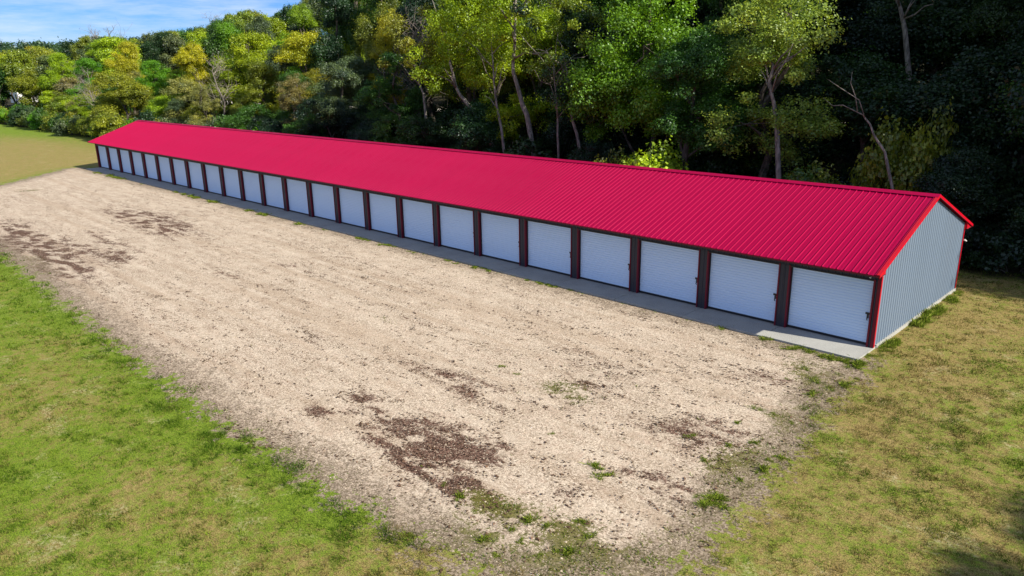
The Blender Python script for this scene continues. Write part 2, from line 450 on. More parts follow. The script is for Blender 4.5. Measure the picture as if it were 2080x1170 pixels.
def axis(fine0, fine1, step, lo, hi, growth=1.18):
    a = list(np.arange(fine0, fine1+1e-6, step))
    s = step
    while a[-1] < hi: s *= growth; a.append(a[-1]+min(s, 90))
    b = []; s = step; c = fine0
    while c > lo: s *= growth; c -= min(s, 90); b.append(c)
    return np.array(b[::-1]+a)
def grid_mesh(name, X, Y, zf, keep=None):
    gx, gy = np.meshgrid(X, Y, indexing='ij')
    gz = zf(gx, gy)
    V = np.stack([gx, gy, gz], -1).reshape(-1, 3)
    nx, ny = len(X), len(Y)
    i, j = np.meshgrid(np.arange(nx-1), np.arange(ny-1), indexing='ij')
    a = (i*ny+j).ravel(); F = np.stack([a, a+ny, a+ny+1, a+1], 1)
    if keep is not None:
        k = keep(V[F].mean(1)); F = F[k]
        used = np.unique(F); mp = -np.ones(len(V), int); mp[used] = np.arange(len(used)); V = V[used]; F = mp[F]
    me = mk_mesh(name, V, F, M['ground'], smooth=True)
    s_, g_, l_, w_ = fields(V[:, 0].astype(float), V[:, 1].astype(float))
    attr(me, 'sdf', 'POINT', s_); attr(me, 'green', 'POINT', g_); attr(me, 'litter', 'POINT', l_); attr(me, 'weed', 'POINT', w_)
    return me
XA = axis(-80, 10, 0.3, -2400, 1500); YA = axis(-27, 13, 0.3, -1200, 2400)
tag(ob('ground', grid_mesh('ground', XA, YA, H)), kind='structure')
XL = np.arange(-82, 4.01, 0.25); YL = np.arange(-19, -0.74, 0.25)
tag(ob('gravel_yard', grid_mesh('gravel_yard', XL, YL, lambda x, y: np.full_like(x, 0.004),
       keep=lambda c: lot_sdf(c[:, 0], c[:, 1]) < 0.9)), kind='structure')

# gravel road through the woods, running parallel to the building
mb = MB()
xs = np.linspace(120, -420, 109)
for k in range(len(xs)-1):
    vv = []
    for x in (xs[k], xs[k+1]):
        yc = 35.0+2.0*math.sin(x/70)-max(0, (-200-x))*0.02
        z = float(H(x, yc))+0.06
        vv += [(x, yc-2.4, z), (x, yc+2.4, z)]
    mb.add(vv, [(0, 1, 3, 2)])
tag(mb.build('gravel_road', M['road']), kind='structure')

# ------------------------------------------------------------------ building
PITCH = 3.05; NB = 24; XL_ = -73.3; W = 8.6
SLAB = 0.07
EZ, RZ, OV = 2.55, 4.34, 0.66
SL = (RZ-EZ)/(W/2+OV)
HALF = W/2+OV
SLEN = math.hypot(HALF, RZ-EZ)
ANG = math.atan2(RZ-EZ, HALF)
DH = 2.13
WY = -0.07
B = empty('storage_building', (0, 0, 0))
tag(B, 'long low storage building with crimson metal roof and a row of white roll-up doors', 'building')

# roof panels: ribbed sheets, 3 ft wide
RX0, RX1 = XL_-0.12, 0.12
NP = 80; PW = (RX1-RX0)/NP
def rib_profile(w, n, hgt, base, top):
    P = [(0.0, 0.0)]
    for k in range(n):
        c = w*(k+0.5)/n
        P += [(c-base/2, 0), (c-top/2, hgt), (c+top/2, hgt), (c+base/2, 0)]
        if n <= 6:
            P += [(c+w/n*0.36, 0.0), (c+w/n*0.40, hgt*0.14), (c+w/n*0.60, hgt*0.14), (c+w/n*0.64, 0.0)] if k < n-1 else []
    P.append((w, 0.0)); return P
def panel_mesh(name, w, n, length, mat, hgt=0.024, base=0.048, top=0.016, thick=0.008):
    P = rib_profile(w, n, hgt, base, top); m = len(P)
    V = [(x, 0, z) for x, z in P]+[(x, length, z) for x, z in P]+[(x, 0, z-thick) for x, z in P]+[(x, length, z-thick) for x, z in P]
    F = [(i, i+1, m+i+1, m+i) for i in range(m-1)]+[(2*m+i, 3*m+i, 3*m+i+1, 2*m+i+1) for i in range(m-1)]
    F += [(i, 2*m+i, 2*m+i+1, i+1) for i in range(m-1)]+[(m+i, m+i+1, 3*m+i+1, 3*m+i) for i in range(m-1)]
    return mk_mesh(name, V, F, mat)
rp = panel_mesh('roof_panel', PW-0.002, 4, SLEN-0.05, M['roof'])
for k in range(NP):
    o = ob('roof_panel', rp, B, (RX0+k*PW+0.001, -OV, EZ+rng.normal()*0.0006))
    o.rotation_euler = (ANG+rng.normal()*0.0004, 0, 0)
    o = ob('roof_panel', rp, B, (RX0+(k+1)*PW-0.001, W+OV, EZ))
    o.rotation_euler = (ANG, 0, math.pi)
# ridge cap
mb = MB()
rc = 0.20
def roofz(y): return EZ+SL*(y+OV) if y < W/2 else EZ+SL*(W+OV-y)
prof = [(W/2-rc, roofz(W/2-rc)+0.030), (W/2-rc, roofz(W/2-rc)+0.044), (W/2-0.03, RZ+0.040), (W/2, RZ+0.050), (W/2+0.03, RZ+0.040),
        (W/2+rc, roofz(W/2+rc)+0.044), (W/2+rc, roofz(W/2+rc)+0.030), (W/2, RZ+0.034)]
seg = 24
for k in range(seg):
    a = RX0-0.02+(RX1-RX0+0.04)*k/seg; b = RX0-0.02+(RX1-RX0+0.04)*(k+1)/seg
    m_ = len(prof)
    V = [(a, y, z) for y, z in prof]+[(b, y, z) for y, z in prof]
    F = [(i, (i+1) % m_, m_+(i+1) % m_, m_+i) for i in range(m_)]
    if k == 0: F.append(tuple(range(m_)))
    if k == seg-1: F.append(tuple(range(m_, 2*m_))[::-1])
    mb.add(V, F)
mb.build('ridge_cap', M['roof'], B)
# rake trims at both ends (front and back slope each)
def rake(xa, xb, side, name='rake_trim'):
    y0, y1 = (-OV-0.015, W/2) if side < 0 else (W+OV+0.015, W/2)
    z0, z1 = EZ-0.005, RZ-0.002
    mb = MB()
    V = []
    for x in (xa, xb):
        V += [(x, y0, z0-0.055), (x, y1, z1-0.055), (x, y1, z1+0.040), (x, y0, z0+0.040)]
    mb.add(V, [(0, 1, 2, 3), (4, 7, 6, 5), (3, 2, 6, 7), (0, 4, 5, 1), (0, 3, 7, 4), (1, 5, 6, 2)])
    # top flange lying over the outermost ribs
    xin = xa-0.075 if xa > -10 else xb+0.075
    xe = xa if xa > -10 else xb
    xq0, xq1 = sorted((xin, xe))
    V = []
    for x in (xq0, xq1):
        V += [(x, y0, z0+0.030), (x, y1, z1+0.030), (x, y1, z1+0.038), (x, y0, z0+0.038)]
    mb.add(V, [(0, 1, 2, 3), (4, 7, 6, 5), (3, 2, 6, 7), (0, 4, 5, 1), (0, 3, 7, 4), (1, 5, 6, 2)])
    return mb.build(name, M['trim'], B)
for s in (-1, 1):
    rake(RX1, RX1+0.03, s); rake(RX0-0.03, RX0, s)
# eave fascia + soffit + boxed ends
for (ya, yb, yw0, yw1) in ((-OV+0.02, -OV+0.045, -OV+0.045, WY-0.002), (W+OV-0.045, W+OV-0.02, W+0.002, W+OV-0.045)):
    MB().box(RX0, RX1, ya, yb, EZ-0.055, EZ-0.012).build('fascia', M['shaded_trim'], B)  # fascia also in the red with painted-in shade
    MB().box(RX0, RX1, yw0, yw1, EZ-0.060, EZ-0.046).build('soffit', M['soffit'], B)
for x0, x1 in ((0.012, 0.10), (XL_-0.10, XL_-0.012)):
    mb = MB()
    for yy0, yy1 in ((-OV+0.046, WY-0.004), (W+0.004, W+OV-0.046)):
        za = roofz(yy0)-0.02; zb = roofz(yy1)-0.02
        V = [(x0, yy0, EZ-0.045), (x0, yy1, EZ-0.045), (x0, yy1, zb), (x0, yy0, za),
             (x1, yy0, EZ-0.045), (x1, yy1, EZ-0.045), (x1, yy1, zb), (x1, yy0, za)]
        mb.add(V, [(0, 3, 2, 1), (4, 5, 6, 7), (3, 7, 6, 2), (0, 1, 5, 4), (0, 4, 7, 3), (1, 2, 6, 5)])
    mb.build('eave_end_cap', M['trim'], B)

# header above the doors, one ribbed sheet per bay
def vpanel(name, w, n, z0, z1a, z1b, mat, hgt=0.022, base=0.07, top=0.03):
    """vertical ribbed sheet in the xz plane, ribs towards -y; top may slope"""
    P = rib_profile(w, n, hgt, base, top); m = len(P)
    tz = lambda x: z1a+(z1b-z1a)*x/w
    V = [(x, -d, z0) for x, d in P]+[(x, -d, tz(x)) for x, d in P]+[(x, 0.015, z0) for x, d in P]+[(x, 0.015, tz(x)) for x, d in P]
    F = [(i, i+1, m+i+1, m+i) for i in range(m-1)]+[(2*m+i, 3*m+i, 3*m+i+1, 2*m+i+1) for i in range(m-1)]
    F += [(m+i, m+i+1, 3*m+i+1, 3*m+i) for i in range(m-1)]+[(i, 2*m+i, 2*m+i+1, i+1) for i in range(m-1)]
    F += [(0, m, 3*m, 2*m), (m-1, 3*m-1, 4*m-1, 2*m-1)]
    return mk_mesh(name, V, F, mat)
bay0 = lambda i: -(NB-i)*PITCH          # right end of bay i (i = 1..24)
GAP = 0.40                              # pillar width
OPW = PITCH-GAP
ZT = SLAB+DH+0.015                      # top of the openings
hp = vpanel('header_panel', PITCH-0.004, 14, ZT+0.037, EZ-0.062, EZ-0.062, M['charcoal'])
for i in range(1, NB+1):
    ob('header_panel', hp, B, (bay0(i)-PITCH+0.002, WY+0.022, 0))
# pillars with their red trims
def pillar(xc, w, first=False):
    P = MB()
    P.box(xc-w/2, xc+w/2, WY+0.002, 0.14, SLAB, ZT+0.05)
    for k in range(max(1, int(w/0.2))):
        n_ = max(1, int(w/0.2)); c = xc-w/2+w*(k+0.5)/n_
        P.add([(c-0.035, WY+0.0025, SLAB), (c-0.014, WY-0.018, SLAB), (c+0.014, WY-0.018, SLAB), (c+0.035, WY+0.0025, SLAB),
               (c-0.035, WY+0.0025, ZT+0.05), (c-0.014, WY-0.018, ZT+0.05), (c+0.014, WY-0.018, ZT+0.05), (c+0.035, WY+0.0025, ZT+0.05)],
              [(0, 1, 5, 4), (1, 2, 6, 5), (2, 3, 7, 6), (0, 3, 2, 1), (4, 5, 6, 7)])
    return P
pm = pillar(0, GAP-0.05).mesh('pillar', M['charcoal'])
def shaded_trim(side):                          # L-shaped red jamb trim wrapping the pillar's edge
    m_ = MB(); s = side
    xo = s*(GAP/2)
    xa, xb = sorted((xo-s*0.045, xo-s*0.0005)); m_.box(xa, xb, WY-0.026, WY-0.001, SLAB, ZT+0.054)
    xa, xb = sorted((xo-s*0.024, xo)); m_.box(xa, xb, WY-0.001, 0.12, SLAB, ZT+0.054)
    return m_.mesh('jamb_trim', M['shaded_trim'])
jl, jr = shaded_trim(-1), shaded_trim(1)
tr = MB().box(-0.012, 0.0, 0.0, 0.03, SLAB, ZT).mesh('door_track', M['lamp'])
for i in range(0, NB+1):
    x = bay0(i)
    if i in (0, NB): continue
    p = ob('pillar', pm, B, (x, 0, 0))
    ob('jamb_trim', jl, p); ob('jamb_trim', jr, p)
# end pillars
for x, s in ((-(GAP/4)-0.0, 1), (XL_+0.10+0.0, -1)):
    w = GAP/2-0.03
    p = pillar(0, w).build('pillar', M['charcoal'], B, (x-0.005*s, 0, 0))
    xo = -s*(w/2+0.012)
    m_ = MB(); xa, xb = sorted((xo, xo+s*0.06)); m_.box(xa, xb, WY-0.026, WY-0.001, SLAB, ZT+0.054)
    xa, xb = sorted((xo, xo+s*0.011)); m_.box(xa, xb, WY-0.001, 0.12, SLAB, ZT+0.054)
    m_.build('jamb_trim', M['shaded_trim'], p)
# head trim over each opening
ht = MB().box(GAP/2+0.002, PITCH-GAP/2-0.002, WY-0.024, WY+0.10, ZT, ZT+0.035).mesh('head_trim', M['black'])
# roll-up doors
def curtain():
    n = 22; w0, w1 = GAP/2-0.001, PITCH-GAP/2+0.001
    P = []                               # (y, z) wavy profile
    z0, z1 = SLAB+0.075, ZT-0.0005
    st = (z1-z0)/n
    for k in range(n):
        z = z0+k*st
        P += [(0.080, z), (0.062, z+st*0.10), (0.060, z+st*0.45), (0.064, z+st*0.82), (0.080, z+st*0.97)]
    P.append((0.080, z1))
    m = len(P)
    V = [(w0, y, z) for y, z in P]+[(w1, y, z) for y, z in P]
    F = [(i, m+i, m+i+1, i+1) for i in range(m-1)]
    b = len(V)
    V += [(w0, 0.09, z0), (w1, 0.09, z0), (w1, 0.09, z1), (w0, 0.09, z1)]
    F.append((b, b+3, b+2, b+1))
    return mk_mesh('roll_up_door', V, F, M['door'])
cm = curtain()
bb = MB().box(GAP/2+0.003, PITCH-GAP/2-0.003, 0.050, 0.085, SLAB+0.012, SLAB+0.074).mesh('bottom_bar', M['black'])
dk = MB().box(PITCH-GAP/2-0.17, PITCH-GAP/2-0.035, 0.030, 0.060, SLAB+1.02, SLAB+1.08)
dk.box(PITCH-GAP/2-0.12, PITCH-GAP/2-0.07, 0.020, 0.058, SLAB+0.90, SLAB+1.02)
dk.tube([(PITCH-GAP/2-0.095, 0.04, SLAB+0.93), (PITCH-GAP/2-0.10, -0.01, SLAB+0.87), (PITCH-GAP/2-0.095, 0.03, SLAB+0.82)], [0.018, 0.016, 0.012], 6)
lm = dk.mesh('latch', M['black'])
gt = MB().box(GAP/2+0.0005, GAP/2+0.030, 0.020, 0.058, SLAB+0.002, ZT-0.001).mesh('guide_track', M['black'])
for i in range(1, NB+1):
    x = bay0(i)-PITCH
    ob('head_trim', ht, B, (x, 0, 0))
    d = ob('roll_up_door', cm, B, (x, 0, 0))
    ob('bottom_bar', bb, d); ob('latch', lm, d); ob('guide_track', gt, d)

# right gable end: ribbed sheets cut to the roof slope (ribs towards +x)
npan = 10; pw = (W-WY)/npan
zund = lambda y: roofz(y)-0.075
for k in range(npan):
    ya = WY+k*pw; yb = ya+pw
    P = rib_profile(pw-0.003, 4, 0.022, 0.055, 0.022)
    if ya < W/2 < yb: P = sorted(P+[(W/2-ya, 0.0)], key=lambda q: q[0])
    m = len(P)
    V = [(0.0+d, ya+s, 0.12) for s, d in P]+[(0.0+d, ya+s, zund(ya+s)) for s, d in P]
    V += [(-0.02, ya+s, 0.12) for s, d in P]+[(-0.02, ya+s, zund(ya+s)) for s, d in P]
    F = [(i, i+1, m+i+1, m+i) for i in range(m-1)]+[(2*m+i, 3*m+i, 3*m+i+1, 2*m+i+1) for i in range(m-1)]
    F += [(m+i, m+i+1, 3*m+i+1, 3*m+i) for i in range(m-1)]
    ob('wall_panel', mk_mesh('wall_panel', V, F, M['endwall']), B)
# left gable and back wall, plain ribbed skins
mb = MB()
for k in range(38):
    ya = WY+(W-WY)*k/38; yb = WY+(W-WY)*(k+1)/38; ym = (ya+yb)/2
    mb.add([(XL_, ya, 0.1), (XL_, ym, 0.1), (XL_-0.02, ym, 0.1), (XL_, yb, 0.1),
            (XL_, ya, zund(ya)), (XL_, ym, zund(ym)), (XL_-0.02, ym, zund(ym)), (XL_, yb, zund(yb))],
           [(0, 4, 6, 2), (2, 6, 7, 3)])
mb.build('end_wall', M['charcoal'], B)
bp = vpanel('back_wall_panel', 73.3/24-0.003, 13, 0.1, EZ-0.1, EZ-0.1, M['charcoal'])
for k in range(24):
    o = ob('back_wall_panel', bp, B, (XL_+(k+1)*73.3/24, W, 0)); o.rotation_euler = (0, 0, math.pi)
# corner trims
for x0, x1 in ((-0.075, 0.036), (XL_-0.03, XL_+0.012)):
    sgn = 1 if x1 > -1 else -1
    for y0, y1 in ((WY-0.030, WY+0.060), (W-0.060, W+0.030)):
        m_ = MB()
        if sgn > 0: m_.box(0.023, 0.036, y0, y1, 0.08, zund(min(max(y0, 0), W))+0.0)
        else: m_.box(XL_-0.036, XL_-0.023, y0, y1, 0.08, zund(0))
        yy = (y0, y0+0.012) if y0 < 1 else (y1-0.012, y1)
        m_.build('corner_trim', M['trim'], B)
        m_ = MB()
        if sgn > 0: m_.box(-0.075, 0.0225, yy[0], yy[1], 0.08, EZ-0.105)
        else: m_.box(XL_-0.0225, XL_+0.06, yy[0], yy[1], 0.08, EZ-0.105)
        m_.build('corner_trim', M['shaded_trim'], B)  # front/back flange in the red with painted-in shade
# interior floor/foundation curb
MB().box(XL_+0.01, 0.05, 0.145, W+0.02, -0.2, 0.115).build('foundation', M['concrete'], B)
# small lamps
def lamp(loc, s):
    o = MB().box(-0.05, 0.05, -0.10, 0.0, -0.04, 0.05).tube([(0, -0.09, 0.0), (0, -0.17, -0.05), (0, -0.21, -0.09)], [0.035, 0.05, 0.065], 8).build('wall_light', M['lamp'], B, loc)
    o.scale = (s, s, s); return o
lamp((-0.28, WY-0.03, EZ-0.17), 0.5)
o = lamp((0.06, W+0.03, 2.05), 0.55); o.rotation_euler = (0, 0, math.pi*0.85)

# ------------------------------------------------------------------ concrete apron
A = tag(empty('concrete_apron', (0, 0, 0)), kind='structure')
for i in range(1, NB+1):
    x1 = bay0(i)-0.010; x0 = bay0(i)-PITCH+0.010
    if i == NB: x1 = 0.02
    y0 = -1.32+0.02*math.sin(i*2.1)
    m_ = MB(); dz = 0.004*math.sin(i*3.7)
    m_.box(x0, x1, y0, 0.14, -0.1, SLAB-0.004+dz*0.5)
    m_.build('concrete_slab', M['concrete'], A)

# ------------------------------------------------------------------ grass blades
def visible(x, y, mu=260, mv=150):
    u, v, z = proj(np.stack([x, y, np.zeros_like(x)], 1))
    return (u > -mu) & (u < 2080+mu) & (v < 1170+mv) & (z > 1)
def blades(name, x, y, h, w, green, tone, kind='stuff', z0=None, lean=0.5):
    n = len(x)
    a = rng.uniform(0, 2*math.pi, n); z = np.zeros(n) if z0 is None else z0
    dx, dy = np.cos(a)*w/2, np.sin(a)*w/2
    lx, ly = rng.normal(0, lean, n)*h, rng.normal(0, lean, n)*h
    V = np.stack([np.stack([x-dx, y-dy, z-0.005], 1), np.stack([x+dx, y+dy, z-0.005], 1), np.stack([x+lx, y+ly, z+h], 1)], 1).reshape(-1, 3)
    F = np.arange(3*n).reshape(-1, 3)
    me = mk_mesh(name, V, F, M['blade'])
    attr(me, 'green', 'FACE', green); attr(me, 'tone', 'FACE', tone)
    o = ob(name, me); o['kind'] = kind; return o
def scatter(n, x0, x1, y0, y1):
    return rng.uniform(x0, x1, n), rng.uniform(y0, y1, n)
# distance-weighted sampling over the near lawns
xs_, ys_ = scatter(2400000, -50, 9.5, -27, 13)
dd = np.hypot(xs_-CAM[0], ys_-CAM[1])
keep = visible(xs_, ys_) & (rng.random(len(xs_)) < np.clip((19/dd)**2.0, 0, 1))
xs_, ys_ = xs_[keep], ys_[keep]
sdv, gv, lv, wv = fields(xs_, ys_)
edge = sdv+(fbm(xs_*1.3, ys_*1.3, 61)-0.5)*1.6+(fbm(xs_*5, ys_*5, 67, 3)-0.5)*1.6
inb = (xs_ < 0.10) & (ys_ > -1.4) & (ys_ < W+0.1)
on = (edge > 0.02) & ~inb
bare = fbm(xs_*3, ys_*3, 71)
on &= ~((bare > 0.60) & (rng.random(len(xs_)) < 0.85))
gx, gy = xs_[on], ys_[on]
t4 = sstep(0.52, 0.66, fbm(gx*2.2, gy*2.2, 93, 4))
gg = np.clip(gv[on]+(fbm(gx*1.3, gy*1.3, 81)-0.5)*0.9+(fbm(gx*4.5, gy*4.5, 82, 3)-0.5)*1.9+0.35*t4+rng.normal(0, 0.22, on.sum()), 0, 1)
t3 = sstep(0.3, 0.7, fbm(gx*9, gy*9, 95, 3))
tuft = sstep(0.45, 0.7, fbm(gx*5, gy*5, 91, 3))
hh = (0.018+0.040*tuft+0.035*t4)*rng.uniform(0.6, 1.4, on.sum())
rim = np.exp(-((sdv[on]-0.3)/0.7)**2)*(gx < 0)
hh = hh*(1+0.9*rim)
dist = np.hypot(gx-CAM[0], gy-CAM[1])
blades('lawn_grass', gx, gy, hh, 0.016*np.clip(dist/20, 0.9, 3), gg, np.clip((rng.random(on.sum())*0.55+0.6*t3-0.15)*(1-0.5*rim)*(1-0.45*t4), 0, 1), lean=0.8)
# sparse growth inside the yard
wp = np.clip(wv+(fbm(xs_*8, ys_*8, 62, 3)-0.5)*2.0+(fbm(xs_*2, ys_*2, 63)-0.5)*1.5-0.75, 0, 1)
won = (~on) & ~inb & (sdv < 0.5) & (rng.random(len(xs_)) < wp*0.8)
wx, wy = xs_[won], ys_[won]
blades('yard_weeds', wx, wy, rng.uniform(0.02, 0.06, len(wx)), rng.uniform(0.015, 0.035, len(wx)),
       np.clip(rng.normal(0.75, 0.3, len(wx)), 0, 1), rng.uniform(0, 0.5, len(wx)), lean=1.0)
print('blades', on.sum(), won.sum())

# loose stones on the yard
ston = (sdv < -0.3) & (ys_ < -1.5) & (rng.random(len(xs_)) < 0.10)
px_, py_ = xs_[ston][:36000], ys_[ston][:36000]
n = len(px_); s_ = rng.gamma(3.0, 0.003, n)+0.006
base = np.array([(1, 0, 0), (-.2, 1, 0), (-1, -.3, 0), (.2, -1, 0), (0, 0, .7)], float)
ang = rng.uniform(0, 6.28, n)
cs, sn = np.cos(ang), np.sin(ang)
bx = base[None, :, 0]*cs[:, None]-base[None, :, 1]*sn[:, None]; by = base[None, :, 0]*sn[:, None]+base[None, :, 1]*cs[:, None]
V = np.stack([px_[:, None]+bx*s_[:, None], py_[:, None]+by*s_[:, None]*0.8, 0.004+np.broadcast_to(base[None, :, 2], bx.shape)*s_[:, None]], -1).reshape(-1, 3)
Fb = np.array([(0, 1, 4), (1, 2, 4), (2, 3, 4), (3, 0, 4)])
F = (Fb[None]+5*np.arange(n)[:, None, None]).reshape(-1, 3)
def stone_mat():
    m, nt = new_mat('loose_stones'); n_ = N(nt)
    c = n_.mix(n_.attr('tone'), (0.12, 0.085, 0.06), (0.50, 0.42, 0.31)); n_.out(c, 0.9, None, 0.15); return m
me = mk_mesh('loose_stones', V, F, stone_mat()); attr(me, 'tone', 'FACE', np.repeat(rng.beta(2.2, 1.2, n), 4))
tag(ob('loose_stones', me), kind='stuff')

# dead leaves and crumbs of soil lying in drifts on the yard
cx_, cy_ = scatter(160000, -60, 1.5, -17, -1.5)
sl, _g, ll, _w = fields(cx_, cy_)
band = sstep(0.50, 0.66, fbm(cx_*0.2, cy_*1.4, 119))*0.035+sstep(0.54, 0.62, fbm(cx_*1.2, cy_*3.5, 121))*0.05+0.006
pr = np.clip(ll*0.17+band*0.8, 0, 1)*np.clip((22/np.hypot(cx_-CAM[0], cy_-CAM[1]))**1.3, 0.1, 1)
kk = visible(cx_, cy_) & (sl < 0.2) & (rng.random(len(cx_)) < pr)
cx_, cy_ = cx_[kk], cy_[kk]
per_ = 6
fx = np.repeat(cx_, per_)+rng.normal(0, 0.11, len(cx_)*per_); fy = np.repeat(cy_, per_)+rng.normal(0, 0.045, len(cx_)*per_)
n = len(fx); a_ = rng.normal(0, 0.7, n); l_ = rng.gamma(3, 0.0065, n)+0.010; w_ = l_*rng.uniform(0.3, 0.7, n)
ux, uy = np.cos(a_)*l_, np.sin(a_)*l_; vx, vy = -np.sin(a_)*w_, np.cos(a_)*w_
z0_ = 0.008+rng.random(n)*0.012
V = np.stack([np.stack([fx-ux, fy-uy, z0_], 1), np.stack([fx-vx, fy-vy, z0_+rng.random(n)*0.02], 1), np.stack([fx+ux, fy+uy, z0_+rng.random(n)*0.02], 1), np.stack([fx+vx, fy+vy, z0_], 1)], 1).reshape(-1, 3)
def flake_mat():
    m, nt = new_mat('dead_leaves'); n_ = N(nt)
    n_.out(n_.mix(n_.attr('tone'), (0.050, 0.028, 0.018), (0.22, 0.135, 0.085)), 0.9, None, 0.1); return m
me = mk_mesh('leaf_litter', V, np.arange(4*n).reshape(-1, 4), flake_mat()); attr(me, 'tone', 'FACE', rng.beta(1.3, 2.2, n))
tag(ob('leaf_litter', me), kind='stuff'); print('flakes', n)

# weed clumps (things one can point at)
def clump_mesh(name, seed, r, h, n=260, broad=0.02):
    g = np.random.default_rng(seed)
    cx, cy = g.normal(0, r*0.42, (7, 2)).T
    q = g.integers(0, 7, n); sz = g.uniform(0.4, 1.0, 7)[q]
    x = cx[q]+g.normal(0, r*0.20, n)*sz; y = cy[q]+g.normal(0, r*0.20, n)*sz
    hh = h*sz*g.uniform(0.35, 1.25, n); a = g.uniform(0, 6.28, n)
    lx = (x-cx[q])*0.9+g.normal(0, .45, n)*h; ly = (y-cy[q])*0.9+g.normal(0, .45, n)*h
    w = broad*g.uniform(0.4, 1.2, n)
    dx, dy = np.cos(a)*w, np.sin(a)*w
    z = np.zeros(n)
    V = np.stack([np.stack([x-dx*.5, y-dy*.5, z], 1), np.stack([x+dx*.5, y+dy*.5, z], 1), np.stack([x+lx*0.6+dx, y+ly*0.6+dy, hh*0.75], 1), np.stack([x+lx, y+ly, hh], 1)], 1).reshape(-1, 3)
    me = mk_mesh(name, V, np.arange(4*n).reshape(-1, 4), M['blade'])
    attr(me, 'green', 'FACE', np.clip(g.normal(0.9, 0.18, n), 0, 1)); attr(me, 'tone', 'FACE', g.uniform(0.1, 1.0, n))
    return me
CL = [clump_mesh('weed_clump', 100+k, 0.26, 0.12+0.03*(k % 3), 220, 0.010+0.006*(k % 3)) for k in range(6)]
def weed(u, v, s, label, group=None, k=None, z=0.0):
    g = ground(u, v, z)
    o = ob('weed_clump', CL[random.randrange(6) if k is None else k], None, (g[0], g[1], z))
    o.rotation_euler = (0, 0, random.uniform(0, 6.28)); o.scale = (s*random.uniform(.85, 1.3), s, s*random.uniform(.6, 1.0))
    tag(o, label, 'weed', group); return o
ORD = ['', 'first', 'second', 'third', 'fourth', 'fifth', 'sixth', 'seventh', 'eighth', 'ninth', 'tenth', 'eleventh', 'twelfth']
def bay_name(x):
    k = int(-x//PITCH)+1
    return ORD[k]+' door from the right' if k <= 12 else ORD[max(1, NB+1-k)]+' door from the left'
dense = clump_mesh('weed_clump', 140, 0.24, 0.10, 1500, 0.012)
o = weed(1455, 1024, 1.25, 'bright green grass tuft standing alone at the lower right edge of the gravel'); o.data = dense; o.scale = (1.15, 0.95, 0.45)
weed(1552, 690, 0.8, 'grass tuft at the sunlit corner of the concrete strip, below the second door')
weed(1475, 668, 0.9, 'bushy green tuft where the shaded concrete strip meets gravel below the third door')
weed(1100, 577, 0.6, 'small dark weed clump at the apron edge below the sixth door from the right')
G1 = 'weeds along the front edge of the concrete strip'
for u, v in ((1605, 703), (1630, 708), (1650, 714), (1672, 722), (1690, 727), (1715, 733), (1733, 738), (1750, 735), (1765, 722)):
    for q in range(2):
        weed(u+random.uniform(-9, 9), v+random.uniform(0, 7), random.uniform(0.45, 0.9), 'green weeds edging the sunlit front corner of the concrete strip', G1+' by the corner')
for k in range(110):
    x = -3.7-66.3*random.random()
    if vnoise(np.array([x/2.5]), np.array([0.5]), 77)[0] < 0.5: continue
    o = ob('weed_clump', CL[random.randrange(6)], None, (x, -1.40+random.uniform(-0.22, 0.03), 0))
    sc = random.uniform(0.35, 0.8)*(1.0+0.5*(x < -30)); o.scale = (sc*1.3, sc, sc*0.8); o.rotation_euler = (0, 0, random.uniform(-.3, .3)+3.14*(k % 2))
    tag(o, 'low weeds at the edge of the concrete strip below the '+bay_name(x), 'weed', G1+', '+bay_name(x))
WALL = ['near end', 'middle', 'far end']
for k in range(60):
    if vnoise(np.array([k/5.0]), np.array([0.5]), 97)[0] < 0.42: continue
    y = 8.6*(k+random.uniform(-.4, .4))/60; z_ = min(2, int(max(0, y)/2.9))
    o = ob('weed_clump', CL[random.randrange(6)], None, (0.14+random.uniform(0, 0.28), y, 0))
    sc = random.uniform(0.35, 1.0); o.scale = (sc, sc*1.3, sc*random.uniform(.8, 1.5))
    tag(o, 'green weeds along the foot of the grey gable wall, '+WALL[z_], 'weed', 'weeds along the gable wall, '+WALL[z_])
G3 = 'small tufts scattered in the gravel'
for u, v in ((1120, 880), (1400, 885), (1212, 950), (1228, 968), (1640, 750), (1600, 770), (1660, 775), (1690, 790), (1740, 770), (1540, 830), (1570, 840), (1480, 905), (1430, 935), (1560, 935), (1585, 930), (1020, 745), (1050, 760), (1115, 1070), (1080, 1060), (1150, 1120), (1060, 1100), (1010, 1130), (930, 1010), (960, 1040), (900, 985),
             (1700, 760), (1720, 785), (1650, 800), (1610, 860), (1530, 900), (1500, 860), (1180, 1060), (1040, 1075), (1100, 1130), (1200, 1090), (985, 1100), (1545, 955), (1500, 975), (1420, 1010)):
    weed(u, v, random.uniform(0.3, 0.75), 'small green tuft growing out of the gravel '+('near the bottom tip of the yard' if v > 975 and u < 1300 else 'near the right edge of the yard' if u > 1390 else 'in the middle of the yard'),
         G3+(', bottom' if v > 975 and u < 1300 else ', right' if u > 1390 else ', middle'))

